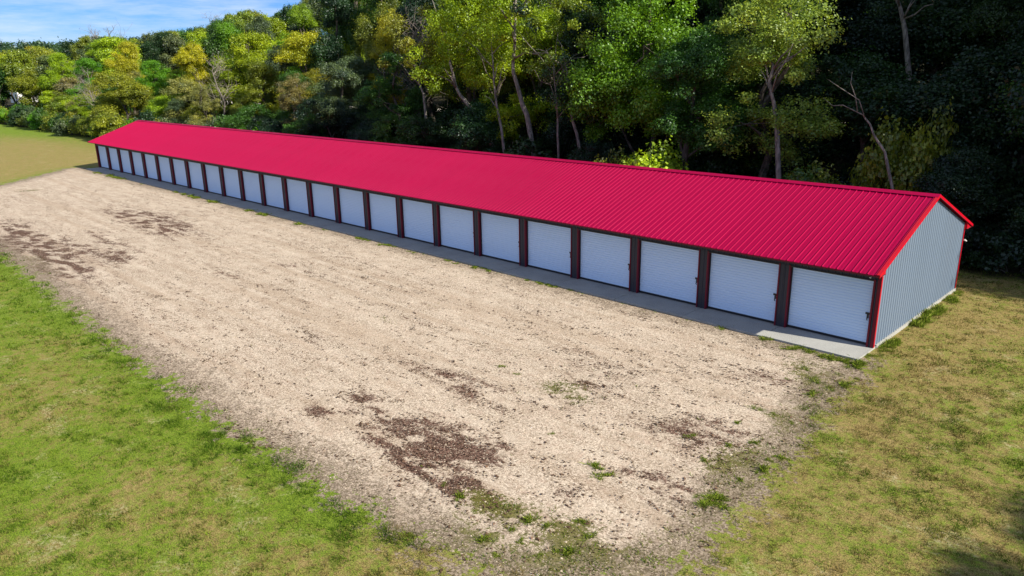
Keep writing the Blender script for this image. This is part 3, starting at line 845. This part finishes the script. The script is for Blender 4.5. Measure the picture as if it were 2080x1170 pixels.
# ------------------------------------------------------------------ trees
def leaves_for(clumps, per, size, g, flat=0.75, shell=0.55):
    """clumps: (n,4) centre + radius"""
    C = np.repeat(clumps[:, :3], per, 0); R = np.repeat(clumps[:, 3], per)
    n = len(C)
    d = g.normal(size=(n, 3)); d /= np.linalg.norm(d, axis=1)[:, None]
    rad = R*(shell+(1-shell)*g.random(n)**0.7)*g.uniform(0.75, 1.15, n)
    # each clump is ragged: radius modulated by direction
    ph = np.repeat(g.uniform(0, 6.28, (len(clumps), 3)), per, 0)
    rad *= 1+0.28*np.sin(3*d[:, 0]*2+ph[:, 0])+0.22*np.sin(5*d[:, 1]*2+ph[:, 1])+0.15*np.sin(9*d[:, 2]+ph[:, 2])
    P = C+d*rad[:, None]*np.array([1, 1, flat])
    nrm = d*0.75+np.array([0, 0, 0.45])+g.normal(0, 0.55, (n, 3)); nrm /= np.linalg.norm(nrm, axis=1)[:, None]
    a = np.cross(nrm, g.normal(size=(n, 3))); a /= np.linalg.norm(a, axis=1)[:, None]+1e-9
    b = np.cross(nrm, a)
    s = size*g.uniform(0.55, 1.25, n)[:, None]
    V = np.stack([P-a*s*0.5, P+b*s*0.32, P+a*s*0.5+nrm*s*0.12, P-b*s*0.32], 1).reshape(-1, 3)
    F = np.arange(4*n).reshape(-1, 4)
    ct = np.repeat(g.normal(0, 0.20, len(clumps)), per)
    tone = np.clip(0.45+ct+g.normal(0, 0.22, n), 0, 1)
    return V, F, tone
def limb_path(a, b, g, n=5, wig=0.06):
    a = np.array(a, float); b = np.array(b, float); Lh = np.linalg.norm(b-a)
    P = []
    for k in range(n):
        t = k/(n-1); p = a+(b-a)*t; p[2] += 0.12*Lh*math.sin(t*math.pi)*0.5
        if 0 < k < n-1: p = p+g.normal(0, wig*Lh, 3)*0.5
        P.append(p)
    return P
def make_tree(seed, h=14.0, cr=3.4, base=0.30, nc=90, per=380, size=0.19, crad=(0.55, 1.15), lean=0.0, tw=0.0, trunkpath=None, open_=0.0, sparse_limbs=False):
    g = np.random.default_rng(seed)
    wood = MB()
    top = np.array([g.normal(0, lean)+0.0, g.normal(0, lean), h*0.9])
    path = trunkpath if trunkpath is not None else limb_path((0, 0, -0.6), top, g, 7, 0.05)
    r0 = 0.016*h+0.04
    wood.tube(path, list(np.linspace(r0, r0*0.18, len(path))), 8)
    path = np.array(path)
    cz0 = h*base
    # crown lobes: a few big masses make an uneven outline
    lobes = []
    nl = 7
    for k in range(nl):
        a = 2*math.pi*k/nl+g.normal(0, 0.5); zz = cz0+(h-cz0)*g.uniform(0.12, 0.82)
        env = math.sin(math.pi*min(1, max(0.12, (zz-cz0)/(h-cz0)*0.85+0.12)))
        rr = cr*env*g.uniform(0.35, 0.75)
        lobes.append((math.cos(a)*rr, math.sin(a)*rr, zz, cr*g.uniform(0.38, 0.62)))
    lobes.append((top[0], top[1], h-cr*0.55, cr*0.5))
    lobes = np.array(lobes)
    cl = []
    while len(cl) < nc:
        lb = lobes[g.integers(len(lobes))]
        d = g.normal(size=3); d /= np.linalg.norm(d)
        if d[2] < -0.35 and g.random() < 0.6: continue
        p = lb[:3]+d*lb[3]*g.uniform(0.55, 1.1)*np.array([1, 1, 0.9])
        if p[2] < cz0*0.8: continue
        cl.append((*p, g.uniform(*crad)))
    cl = np.array(cl)
    # limbs to lobes and twigs to clumps
    for lb in lobes:
        zt = max(cz0*0.75, lb[2]-cr*g.uniform(0.5, 0.9))
        k = np.argmin(abs(path[:, 2]-zt)); s = path[k]
        P = limb_path(s, lb[:3], g, 5, 0.10)
        wood.tube(P, list(np.linspace(r0*0.45, r0*0.12, 5)), 5)
        for c in cl[np.linalg.norm(cl[:, :3]-lb[:3], axis=1) < lb[3]*1.1][:5]:
            wood.tube(limb_path(lb[:3], c[:3], g, 3, 0.1), [r0*0.12, r0*0.08, r0*0.03], 4)
    V, F, tone = leaves_for(cl, per, size, g)
    if open_ > 0:
        k = g.random(len(F)) > open_; tone = tone[k]; V = V.reshape(-1, 4, 3)[k].reshape(-1, 3); F = np.arange(len(V)).reshape(-1, 4)
    cm_ = mk_mesh('crown', V, F, M['leaf']); attr(cm_, 'tone', 'FACE', tone)
    return wood, cm_
def make_shrub(seed, h=3.2, r=1.7, nc=26, per=300, size=0.15):
    g = np.random.default_rng(seed)
    cl = []
    for k in range(nc):
        a = g.uniform(0, 6.28); rr = r*math.sqrt(g.random())*0.8
        z = h*(0.15+0.65*g.random()*(1-0.45*rr/r))
        cl.append((math.cos(a)*rr, math.sin(a)*rr, z, g.uniform(0.35, 0.65)))
    cl = np.array(cl)
    V, F, tone = leaves_for(cl, per, size, g)
    cm_ = mk_mesh('foliage', V, F, M['leaf']); attr(cm_, 'tone', 'FACE', tone)
    w = MB()
    for c in cl[:9]: w.tube(limb_path((c[0]*.2, c[1]*.2, -0.2), c[:3], g, 4, 0.06), [0.04, 0.03, 0.02, 0.01], 4)
    return w.mesh('stem', M['bark']), cm_
def make_bare(seed, h=12.0, spread=3.0, mat='twig', n1=13, n2=6, n3=4, path=None):
    g = np.random.default_rng(seed); w = MB()
    P = path if path is not None else limb_path((0, 0, -0.5), (g.normal(0, .6), g.normal(0, .6), h), g, 7, 0.05)
    r0 = 0.011*h+0.05
    w.tube(P, list(np.linspace(r0, 0.02, len(P))), 7)
    tw = MB(); P = np.array(P)
    for k in range(n1):
        t = g.uniform(0.35, 0.97); i = int(t*(len(P)-1)); s = P[i]+(P[min(i+1, len(P)-1)]-P[i])*(t*(len(P)-1)-i)
        a = g.uniform(0, 6.28); l = spread*(1.15-t)*g.uniform(0.7, 1.3)+0.6
        e = s+np.array([math.cos(a)*l, math.sin(a)*l, l*g.uniform(0.5, 1.1)])
        Q = limb_path(s, e, g, 5, 0.09); tw.tube(Q, [0.05, 0.04, 0.03, 0.022, 0.012], 4)
        for j in range(n2):
            s2 = Q[g.integers(1, 5)]; e2 = s2+g.normal(0, 0.38*l, 3)+np.array([0, 0, 0.3*l])
            Q2 = limb_path(s2, e2, g, 4, 0.09); tw.tube(Q2, [0.022, 0.018, 0.014, 0.007], 3)
            for q in range(n3):
                s3 = Q2[g.integers(1, 4)]; e3 = s3+g.normal(0, 0.2*l, 3)+np.array([0, 0, 0.12*l])
                tw.tube([s3, (s3+e3)/2+g.normal(0, .04, 3), e3], [0.012, 0.009, 0.004], 3)
    return w.mesh('trunk', M[mat]), tw.mesh('branches', M[mat])

VAR = {}
def reg(name, **kw):
    w, c = make_tree(**kw); VAR[name] = (w.mesh('trunk', M['bark']), c, kw['h'])
reg('n1', seed=1, h=15, cr=3.8, base=0.16, nc=130, per=620, size=0.155)
reg('n2', seed=2, h=16, cr=3.3, base=0.24, nc=115, per=600, size=0.15, crad=(0.5, 1.0), lean=0.6)
reg('n3', seed=3, h=14, cr=4.2, base=0.12, nc=140, per=560, size=0.16, crad=(0.6, 1.2))
reg('n4', seed=4, h=17, cr=3.6, base=0.30, nc=100, per=620, size=0.15, crad=(0.45, 1.0), lean=0.9)
reg('airy', seed=5, h=15, cr=3.6, base=0.22, nc=105, per=380, size=0.14, crad=(0.45, 0.95), lean=0.5)
reg('low', seed=6, h=10, cr=3.4, base=0.10, nc=100, per=520, size=0.16, crad=(0.5, 1.05))
reg('f1', seed=11, h=14, cr=4.0, base=0.22, nc=80, per=260, size=0.29, crad=(0.7, 1.3))
reg('f2', seed=12, h=15, cr=3.6, base=0.25, nc=75, per=260, size=0.28, crad=(0.7, 1.2))
reg('f3', seed=13, h=12, cr=4.3, base=0.15, nc=80, per=260, size=0.30, crad=(0.8, 1.3))
SHR = [make_shrub(31), make_shrub(32, 2.4, 2.0, 26, 280, 0.15), make_shrub(33, 3.8, 1.6, 28, 280, 0.16)]
BARE = [make_bare(41), make_bare(42, 11, 3.4)]

GREENS = {
 'dark': (0.028, 0.060, 0.020), 'deep': (0.016, 0.038, 0.020), 'green': (0.058, 0.125, 0.018), 'bright': (0.14, 0.28, 0.014),
 'olive': (0.180, 0.200, 0.020), 'lime': (0.275, 0.335, 0.010), 'gold': (0.42, 0.36, 0.015), 'brown': (0.25, 0.19, 0.085),
 'grey': (0.11, 0.135, 0.065), 'tan': (0.27, 0.25, 0.08), 'amber': (0.27, 0.245, 0.025), 'pale': (0.27, 0.34, 0.070), 'neon': (0.36, 0.42, 0.02)}
def jit(c, s=0.12):
    k = 1+random.uniform(-s, s); return (c[0]*k*(1+random.uniform(-s, s)), c[1]*k, c[2]*k*(1+random.uniform(-s, s)), 1)
def tree(var, x, y, height, colour, label, group=None, wide=1.0, cat='tree', name=None, rot=None):
    tm, cm_, h0 = VAR[var]
    o = empty(name or 'broadleaf_tree', (x, y, float(H(x, y))))
    s = height/h0; o.scale = (s*wide, s*wide, s)
    o.rotation_euler = (0, 0, random.uniform(0, 6.28) if rot is None else rot)
    ob('trunk', tm, o)
    c = ob('crown', cm_, o); c.color = jit(GREENS[colour])
    tag(o, label, cat, group); return o
def shrub(x, y, s, colour, label, group=None, k=None, sz=None):
    st, fo = SHR[random.randrange(3) if k is None else k]
    o = empty('shrub', (x, y, float(H(x, y)))); o.scale = (s, s, s if sz is None else sz); o.rotation_euler = (0, 0, random.uniform(0, 6.28))
    ob('stem', st, o); f = ob('foliage', fo, o); f.color = jit(GREENS[colour])
    tag(o, label, 'shrub', group); return o
SKY = [(-200, 95), (0, 97), (130, 92), (150, 76), (200, 70), (260, 74), (330, 66), (440, 52), (480, 28), (560, 18), (620, 6), (690, -40), (760, -150), (2400, -900)]
def skyline(u): return np.interp(u, [a for a, b in SKY], [b for a, b in SKY])
def cap_height(x, y, h, slack=0.0):
    z0 = float(H(x, y)); u, v, z = proj(np.array([[x, y, z0+h*0.6]])); u = float(u[0])
    if z[0] < 1: return h
    d = ray(u, float(skyline(u))+slack); t = (y-CAM[1])/d[1]
    return min(h, CAM[2]+t*d[2]-z0)

# signature trees: picture point of the crown's top, row (y), colour, width, label
SIG = [
 (615, 60, 20, 'gold', 'n1', 1.15, 'brightest golden yellow tree in the left half of the wood'),
 (500, 62, 22, 'lime', 'n3', 1.2, 'broad yellow-green tree left of the golden tree'),
 (390, 85, 21, 'gold', 'n2', .95, 'slender golden tree above the left end of the roof'),
 (410, 170, 15, 'tan', 'airy', .9, 'tan and brown tree at the wood edge directly above the left roof end'),
 (590, 150, 15, 'brown', 'airy', .9, 'brownish half-bare tree below the golden yellow tree'),
 (240, 150, 15, 'amber', 'low', 1.1, 'amber and green spreading tree left of the roof tip'),
 (205, 78, 30, 'lime', 'n1', 1.1, 'tall yellow-green tree standing against the sky at the left'),
 (120, 105, 24, 'lime', 'n3', 1.0, 'pale yellow-green tree at the left end of the wood'),
 (60, 140, 20, 'olive', 'low', 1.2, 'olive tree furthest left on the wood edge'),
 (330, 62, 40, 'dark', 'n3', 1.1, 'round dark green tree on the skyline above the left roof end'),
 (310, 120, 24, 'bright', 'n3', 1.1, 'bright green tree in the middle of the left wood'),
 (180, 115, 22, 'bright', 'n1', 1.1, 'fresh green tree behind the shrubs left of the roof tip'),
 (525, 125, 17, 'olive', 'n2', 1.0, 'olive green tree between the brown tree and the golden trees'),
 (605, 5, 50, 'lime', 'n1', 1.1, 'yellow-green tree high on the skyline left of centre'),
 (450, 130, 20, 'olive', 'airy', 1.0, 'thin olive tree with pale dead twigs above the roof'),
 (800, 20, 21, 'gold', 'airy', 1.0, 'yellow and orange topped tree at the top left of centre'),
 (935, -60, 17, 'lime', 'n2', 1.2, 'yellow-green tree leaning above the middle of the roof'),
 (1000, 30, 15, 'lime', 'airy', 1.0, 'loose lime green tree in front of the pale trunks'),
 (1090, 5, 18, 'lime', 'airy', 1.1, 'tall lime and yellow tree with a long pale trunk'),
 (1320, -80, 16, 'bright', 'n3', 1.1, 'bright green sunlit tree at the top right of centre'),
 (1460, -60, 20, 'green', 'n4', 0.8, 'slim mid green tree between two sunlit crowns'),
 (1575, -40, 16, 'pale', 'airy', 1.2, 'pale olive-yellow tree at the top right with a forked trunk'),
 (1230, -60, 20, 'green', 'n1', 1.1, 'mid green tree left of the bright green sunlit tree'),
 (720, 110, 19, 'grey', 'n3', 1.0, 'greyish green round tree above the roof left of centre'),
 (690, 120, 15, 'grey', 'n1', 1.0, 'grey-green tree beside the golden one, reaching down to the roof'),
 (1420, 60, 14, 'green', 'n2', 1.0, 'green tree in dappled light below the slim tree'),
]
taken = []; CLEAR = [(-16.9, 11.6)]
SIGV = [(q[0], q[1], q[2]) for q in SIG]
for u, v, y, col, var, wd_, lab in SIG:
    p = at_y(u, v, y); h = p[2]-float(H(p[0], y))
    tree(var, p[0], y, max(h, 4), col, lab, wide=wd_*min(1.25, max(0.8, 13.0/max(h, 4))))
    taken.append((p[0], y))

# trees whose pale trunks show: trunk drawn through its own picture points
def trunk_tree(name, pts, Y, r, colour, label, crown=None, mat='palebark', ylean=0.0):
    P = [at_y(u, v, Y+ylean*k) for k, (u, v) in enumerate(pts)]
    b = P[0].copy(); g0 = float(H(b[0], Y))
    if b[2] > g0+0.3:
        d = (P[0]-P[1]); d = d/abs(d[2]+1e-6)*(b[2]-g0); q = P[0]+d*0.6; q[2] = g0-0.3; P = [q]+P
    root = np.array([P[0][0], P[0][1], g0])
    P = [p-root for p in P]
    Q = []                                            # smooth by subdivision with slight wobble
    for k in range(len(P)-1):
        for t in (0, 0.5): Q.append(P[k]*(1-t)+P[k+1]*t+(rng.normal(0, 0.05, 3) if t else 0))
    Q.append(P[-1])
    taken.append((root[0], root[1]))
    o = empty(name, tuple(root)); tag(o, label, 'tree')
    w = MB(); n_ = len(Q); w.tube(Q, list(np.linspace(r, r*0.35, n_)), 8)
    g = np.random.default_rng(int(abs(pts[0][0])))
    # side limbs on the upper half
    tips = []
    for k in range(7 if crown else 3):
        i = int(n_*0.55)+g.integers(0, max(1, n_-int(n_*0.55))); i = min(i, n_-1)
        e = Q[i]+np.array([g.normal(0, 1.3), g.normal(0, 1.0), abs(g.normal(0, 1.2))+0.6])
        w.tube(limb_path(Q[i], e, g, 4, 0.1), [r*0.35, r*0.28, r*0.2, r*0.08], 5); tips.append(e)
    w.build('trunk', M[mat], o, smooth=True)
    if crown:
        nc, cr_, per, up = crown; topp = Q[-1]
        cl = []
        for k in range(nc):
            c = (tips+[topp])[g.integers(len(tips)+1)]+g.normal(0, 0.55, 3)*cr_ + np.array([0, 0, up*g.random()])
            cl.append((*c, g.uniform(0.4, 0.85)))
        V, F, tone = leaves_for(np.array(cl), int(per*1.9), 0.145, g)
        cm_ = mk_mesh('crown', V, F, M['leaf']); attr(cm_, 'tone', 'FACE', tone)
        c = ob('crown', cm_, o); c.color = jit(GREENS[colour])
    return o
trunk_tree('leaning_tree', [(972, 238), (945, 205), (928, 180), (915, 130), (905, 60)], 13.2, 0.18, 'lime', 'tree with a thick pale trunk leaning left above the middle of the roof', (34, 1.6, 170, 3))
trunk_tree('broadleaf_tree', [(1075, 258), (1062, 215), (1050, 170), (1042, 120), (1046, 60), (1048, 0)], 13.6, 0.21, 'lime', 'tall tree with the stoutest long pale trunk, right of the leaning one', (40, 1.7, 170, 3))
trunk_tree('broadleaf_tree', [(864, 225), (860, 190), (848, 150), (835, 120)], 14.2, 0.13, 'amber', 'thin tree with a pale stem curving left of the leaning trunk', (22, 1.3, 150, 3))
trunk_tree('broadleaf_tree', [(1018, 258), (1010, 220), (1003, 165), (1000, 110)], 13.0, 0.12, 'lime', 'slender tree between the leaning trunk and the stoutest trunk', (22, 1.3, 150, 3))
trunk_tree('broadleaf_tree', [(1134, 300), (1133, 240), (1128, 180), (1125, 130)], 12.8, 0.09, 'dark', 'thin straight young tree right of the stoutest trunk', (16, 1.2, 150, 3))
trunk_tree('broadleaf_tree', [(1172, 272), (1160, 225), (1160, 180), (1150, 135)], 13.6, 0.13, 'olive', 'slender tree with a wavy pale stem above the roof centre', (20, 1.3, 150, 3))
trunk_tree('broadleaf_tree', [(1578, 250), (1572, 210), (1563, 165), (1570, 130)], 13.8, 0.15, 'pale', 'pale forked stem below the olive-yellow tree at the right', (20, 1.4, 150, 3))
trunk_tree('dead_tree', [(1800, 322), (1785, 290), (1771, 262), (1757, 240), (1742, 228)], 12.6, 0.075, 'tan', 'bent dead tree with a bare pale trunk in the dark wood at the right', None)
trunk_tree('broadleaf_tree', [(1838, 60), (1828, 15), (1815, -30)], 23.0, 0.18, 'dark', 'pale trunk showing at the top right of the dark wood', (20, 1.5, 150, 3))

# sunlit shrubs behind the roof
for u, v, y, s, col, lab in ((1325, 286, 11.4, 1.35, 'neon', 'bright lime shrub standing right behind the roof ridge, right of centre'),
                             (1245, 300, 12.0, .9, 'olive', 'dim olive shrub left of the bright lime shrub'),
                             (1640, 335, 11.8, 1.0, 'green', 'half-lit green shrub behind the ridge near the gable end'),
                             (1660, 328, 12.6, .9, 'olive', 'small olive shrub just behind the half-lit one near the gable end'),
                             (1900, 215, 15.5, 0.9, 'olive', 'half-lit olive shrub high in the dark wood at the right'),
                             (1830, 235, 14.5, 1.1, 'olive', 'yellowish shrub beside the bent dead trunk')):
    p = at_y(u, v, y); h = p[2]-float(H(p[0], y))
    shrub(p[0], y, max(0.8, s)*1.1, col, lab, k=0, sz=h/2.7)

# the rest of the wood
MARK = [(615, 110, 'golden yellow tree'), (500, 110, 'broad yellow-green tree'), (400, 110, 'slender golden tree'), (205, 120, 'tall skyline yellow-green tree'),
        (120, 140, 'pale yellow-green tree'), (60, 170, 'furthest left olive tree'), (240, 190, 'amber spreading tree'), (800, 60, 'yellow and orange topped tree'),
        (960, 90, 'leaning pale trunk'), (1050, 120, 'stoutest pale trunk'), (1160, 170, 'wavy pale stem'), (1320, 60, 'bright sunlit crown'),
        (1570, 90, 'olive-yellow forked tree'), (1770, 250, 'bent dead trunk'), (1900, 225, 'sunlit high shrub'), (1325, 300, 'bright lime shrub'),
        (690, 180, 'low grey-green tree'), (1460, 60, 'slim mid green tree'), (1960, 100, 'top right corner'), (590, 200, 'brownish half-bare tree')]
def where_is(u, v):
    k = min(range(len(MARK)), key=lambda i: abs(MARK[i][0]-u)+0.6*abs(MARK[i][1]-v))
    mu, mv, nm = MARK[k]
    rel = ('right of' if u > mu else 'left of') if abs(u-mu) > 45 else ('above' if v < mv-10 else 'just behind')
    return rel+' the '+nm
SHAPE = {'n1': 'full', 'n2': 'narrow', 'n3': 'round', 'n4': 'high-crowned', 'airy': 'thin-leaved', 'low': 'bushy', 'f1': 'rounded', 'f2': 'upright', 'f3': 'spreading'}
def zone_colour(u, row, r):
    if u < 660:
        tab = ['olive', 'lime', 'green', 'amber', 'olive', 'lime', 'tan', 'bright', 'olive', 'lime', 'brown', 'gold', 'grey', 'green'] if row < 3 else ['green', 'olive', 'olive', 'dark', 'grey', 'green', 'lime', 'olive', 'grey']
    elif u < 1180:
        tab = ['dark', 'green', 'grey', 'olive', 'deep', 'dark'] if row < 2 else ['green', 'dark', 'lime', 'grey', 'olive']
    else:
        tab = ['deep', 'dark', 'deep', 'deep', 'dark', 'green']
    return tab[int(r*len(tab)) % len(tab)]
KIND = {'dark': 'dark green', 'deep': 'blackish green', 'green': 'mid green', 'bright': 'fresh green', 'olive': 'olive', 'lime': 'yellow-green',
        'gold': 'golden', 'brown': 'brown-leaved', 'grey': 'grey-green', 'tan': 'tan-leaved', 'amber': 'amber'}
cnt = 0
def wood_row(y0, x0, x1, step, hr, row, near):
    global cnt
    x = x0
    while x < x1:
        xx = x+random.uniform(-.35, .35)*step; yy = y0+random.uniform(-1.6, 1.6)*(0.4 if row == 9 else 1)
        x += step*random.uniform(0.85, 1.15)
        if any(math.hypot(xx-a, yy-b) < (3.0 if row != 9 else 1.1) for a, b in taken): continue
        u, v, z = proj(np.array([[xx, yy, 6.0]])); u = float(u[0])
        if z[0] < 1 or u < -120 or u > 2330: continue
        col = zone_colour(u, row, random.random())
        if row == 9: col = random.choice(['deep', 'dark', 'deep', 'green'])
        h = random.uniform(*hr)
        if near and u < 680 and row < 4: h = min(h, random.uniform(8.0, 13)+row*1.5)
        h = cap_height(xx, yy, h, random.uniform(-6, 16))
        for su, sv, sy in SIGV:
            if abs(u-su) < 58 and yy < sy-0.5:
                t_ = at_y(u, max(sv, skyline(su))+78, yy)[2]-float(H(xx, yy)); h = min(h, t_)
        if row in (9, 0) and any(cx-1.5 < xx < cx+15 and yy < cy+5.5 for cx, cy in CLEAR): continue
        if h < 3.5: continue
        dd_ = math.hypot(xx-CAM[0], yy-CAM[1])
        var = random.choice(['n1', 'n2', 'n3', 'n4', 'n1', 'airy']) if dd_ < 85 else (random.choice(['n1', 'n3', 'low', 'n2', 'low']) if (near and dd_ < 150) else random.choice(['f1', 'f2', 'f3']))
        if row == 9: var = 'low'
        ut, vt, _z = proj(np.array([[xx, yy, float(H(xx, yy))+h*0.8]]))
        size = 'tall' if h > 14.5 else 'mid-sized' if h > 10 else 'low'
        far = 'far ' if row == 4 else ''
        lab = far+size+' '+SHAPE[var]+' '+KIND[col]+' tree '+where_is(float(ut[0]), float(vt[0]))
        grp = ('far slope trees ' if row == 4 else 'wood trees ')+where_is(float(ut[0]), float(vt[0]))
        tree(var, xx, yy, h, col, lab, grp, wide=min(1.35, max(0.85, 12/h)))
        cnt += 1
wood_row(13.4, -76, 2, 3.7, (4.2, 6.6), 9, True)
wood_row(16.2, -205, 4, 5.6, (13, 18), 0, True)
wood_row(19.0, -38, 2, 4.2, (6.5, 9.0), 9, True)
wood_row(27.5, -30, 8, 5.0, (9, 12), 9, True)
wood_row(20.0, -205, 4, 6.0, (15, 20), 1, True)
wood_row(25.0, -205, 4, 6.8, (15, 21), 2, True)
wood_row(30.0, -190, 2, 8.0, (15, 21), 3, True)
for y, st in ((42, 9), (50, 9), (60, 9.5), (74, 10), (92, 12), (112, 14)):
    wood_row(y, -290 if y < 70 else -330, -14 if y < 45 else -70, st, (14, 19), 4, False)
print('wood trees', cnt)

# bare and dead-looking trees in the left wood
for k, (u, v, y, sc_, lab) in enumerate(((190, 52, 46, 1.0, 'leafless tree poking above the skyline at the far left'),
        (215, 56, 47, .9, 'second leafless tree beside it against the sky'), (440, 108, 17.5, 1.0, 'bare pale grey tree above the left half of the roof'),
        (175, 140, 15.5, .8, 'bare twiggy tree among green ones left of the roof tip'),
        (840, 15, 16.5, 1.1, 'bare branching tree right of the yellow and orange tree'), (430, 30, 60, 1.0, 'leafless tree on the skyline above the left part of the roof'),
                )):
    p = at_y(u, v, y); h = p[2]-float(H(p[0], y)); tmh = (12.0, 11.0)[k % 2]
    o = empty('bare_tree', (p[0], y, float(H(p[0], y)))); s = h/tmh*0.92; o.scale = (s*1.1, s*1.1, s)
    ob('trunk', BARE[k % 2][0], o); ob('branches', BARE[k % 2][1], o); tag(o, lab, 'tree'); o.rotation_euler = (0, 0, k*1.3)

# undergrowth on the wood's edge
x = -190.0
while x < 2.5:
    xx = x+random.uniform(-.5, .5); yy = (12.0 if x > -75 else 11.9)+random.uniform(-0.3, 1.5)
    u, v, _z = proj(np.array([[xx, yy, 2.0]])); u = float(u[0]); v = float(v[0])
    s = random.uniform(0.7, 1.15)*((1.3 if x < -19 else 1.0) if x > -70 else 1.35)
    if -20.5 < xx < -9: s = random.uniform(.4, .6); yy += 1.0
    if u < 660: col = random.choice(['green', 'olive', 'bright', 'dark', 'green', 'grey', 'amber' if x < -90 else 'green'])
    else: col = random.choice(['dark', 'deep', 'dark', 'green'])
    size = 'large' if s > 1.15 else 'small' if s < 0.85 else 'mid-sized'
    wh = 'on the wood edge '+where_is(u, v)
    shrub(xx, yy, s, col, size+' '+KIND[col]+' shrub '+wh, 'shrubs '+wh)
    x += 2.1 if x > -75 else 2.5
for k in range(60):
    xx = -75+76*random.random(); yy = random.uniform(15, 31); col = random.choice(['deep', 'dark', 'dark'])
    u, v, _z = proj(np.array([[xx, yy, float(H(xx, yy))+2.0]])); wh = 'deep in the shade '+where_is(float(u[0]), float(v[0]))
    shrub(xx, yy, random.uniform(.8, 1.4), col, KIND[col]+' shrub '+wh, 'shrubs '+wh)

# trees just outside the right edge: they throw the shade on the right of the place
k = 0
for xx, yy, h in ((11, 20.5, 24), (16, 23, 26), (22, 21, 25), (9, 26, 25), (14, 29, 26), (28, 25, 26), (20, 30, 27), (6, 31, 24), (34, 24, 27), (27, 33, 27), (35, 32, 28),
                  (0, 44, 22), (42, 28, 28), (16, 18.8, 23), (24, 27, 27), (-10, 43, 22), (5, 50, 24), (-6, 50, 24), (15, 51, 25),
                  (40, 36, 28), (26, 19.8, 25)):
    tree(('n1', 'n4', 'n3', 'n2')[k % 4], xx, yy, h, ('deep', 'dark')[k % 2], 'tall dark tree at the right edge of the wood, mostly outside the view', 'tall trees past the right edge', wide=0.95)
    k += 1
for xx, yy, h in ((19.3, -4.7, 10.0), (20.0, -7.3, 10.4), (22.0, -3.6, 11.5), (22.8, -8.9, 12), (24.6, -6.0, 13)):
    tree(('n2', 'airy')[k % 2], xx, yy, h, 'dark', 'tree off the right corner whose shade falls on the dry grass', 'trees shading the lower right corner', wide=1.1); k += 1

# distant wooded ridge at the far left, one mass of small crowns
g = np.random.default_rng(99)
cl = []
for k in range(2600):
    x = -g.uniform(360, 700); y = g.uniform(-60, 330)
    z = float(H(x, y)); cl.append((x, y, z+g.uniform(1.5, 8.5), g.uniform(2.2, 4.6)))
V, F, tone = leaves_for(np.array(cl), 70, 1.5, g)
me = mk_mesh('distant_woods', V, F, M['leaf']); attr(me, 'tone', 'FACE', tone)
o = ob('distant_woods', me); o.color = (0.045, 0.085, 0.045, 1); tag(o, kind='stuff')

# white house glimpsed through the trees, far left
g = ground(52, 205, 0.0); hx, hy = -215.0, 29.0
p = at_y(54, 190, hy); hx = p[0]; hz = float(H(hx, hy))
h_ = tag(empty('white_house', (hx, hy, hz)), 'white house glimpsed between the trees at the far left edge', 'house')
MB().box(-4, 4, -3, 3, 0, 3.0).build('wall', M['white_wall'], h_)
MB().add([(-4.3, -3.4, 2.9), (4.3, -3.4, 2.9), (4.3, 3.4, 2.9), (-4.3, 3.4, 2.9), (-4.3, 0, 5), (4.3, 0, 5)],
         [(0, 1, 5, 4), (2, 3, 4, 5), (1, 2, 5), (3, 0, 4), (0, 3, 2, 1)]).build('roof', M['house_roof'], h_)
for xw in (-2.2, 1.8):
    MB().box(xw, xw+1.0, -3.06, -2.98, 1.0, 2.2).build('window', M['glass'], h_)

# look-alikes in small sets: say which of them it is, counted from the left of the picture
sets = {}
for o in COL.objects:
    if o.parent is None and 'label' in o.keys() and o.get('group'):
        sets.setdefault(o['label'], []).append(o)
NTH = ['', 'leftmost', 'second from left', 'third from left', 'fourth from left', 'fifth from left', 'sixth from left']
CNT = ['', '', 'two', 'three', 'four', 'five', 'six', 'seven']
for lab, os_ in sets.items():
    if not 2 <= len(os_) <= 7 or 'outside the view' in lab or 'off the right' in lab: continue
    os_.sort(key=lambda o: float(proj(np.array([list(o.location)]))[0][0]))
    for k, o in enumerate(os_):
        t_ = ', '+(NTH[k+1] if k < len(os_)-1 else 'rightmost')+' of '+CNT[len(os_)]
        if len((lab+t_).split()) <= 16: o['label'] = lab+t_
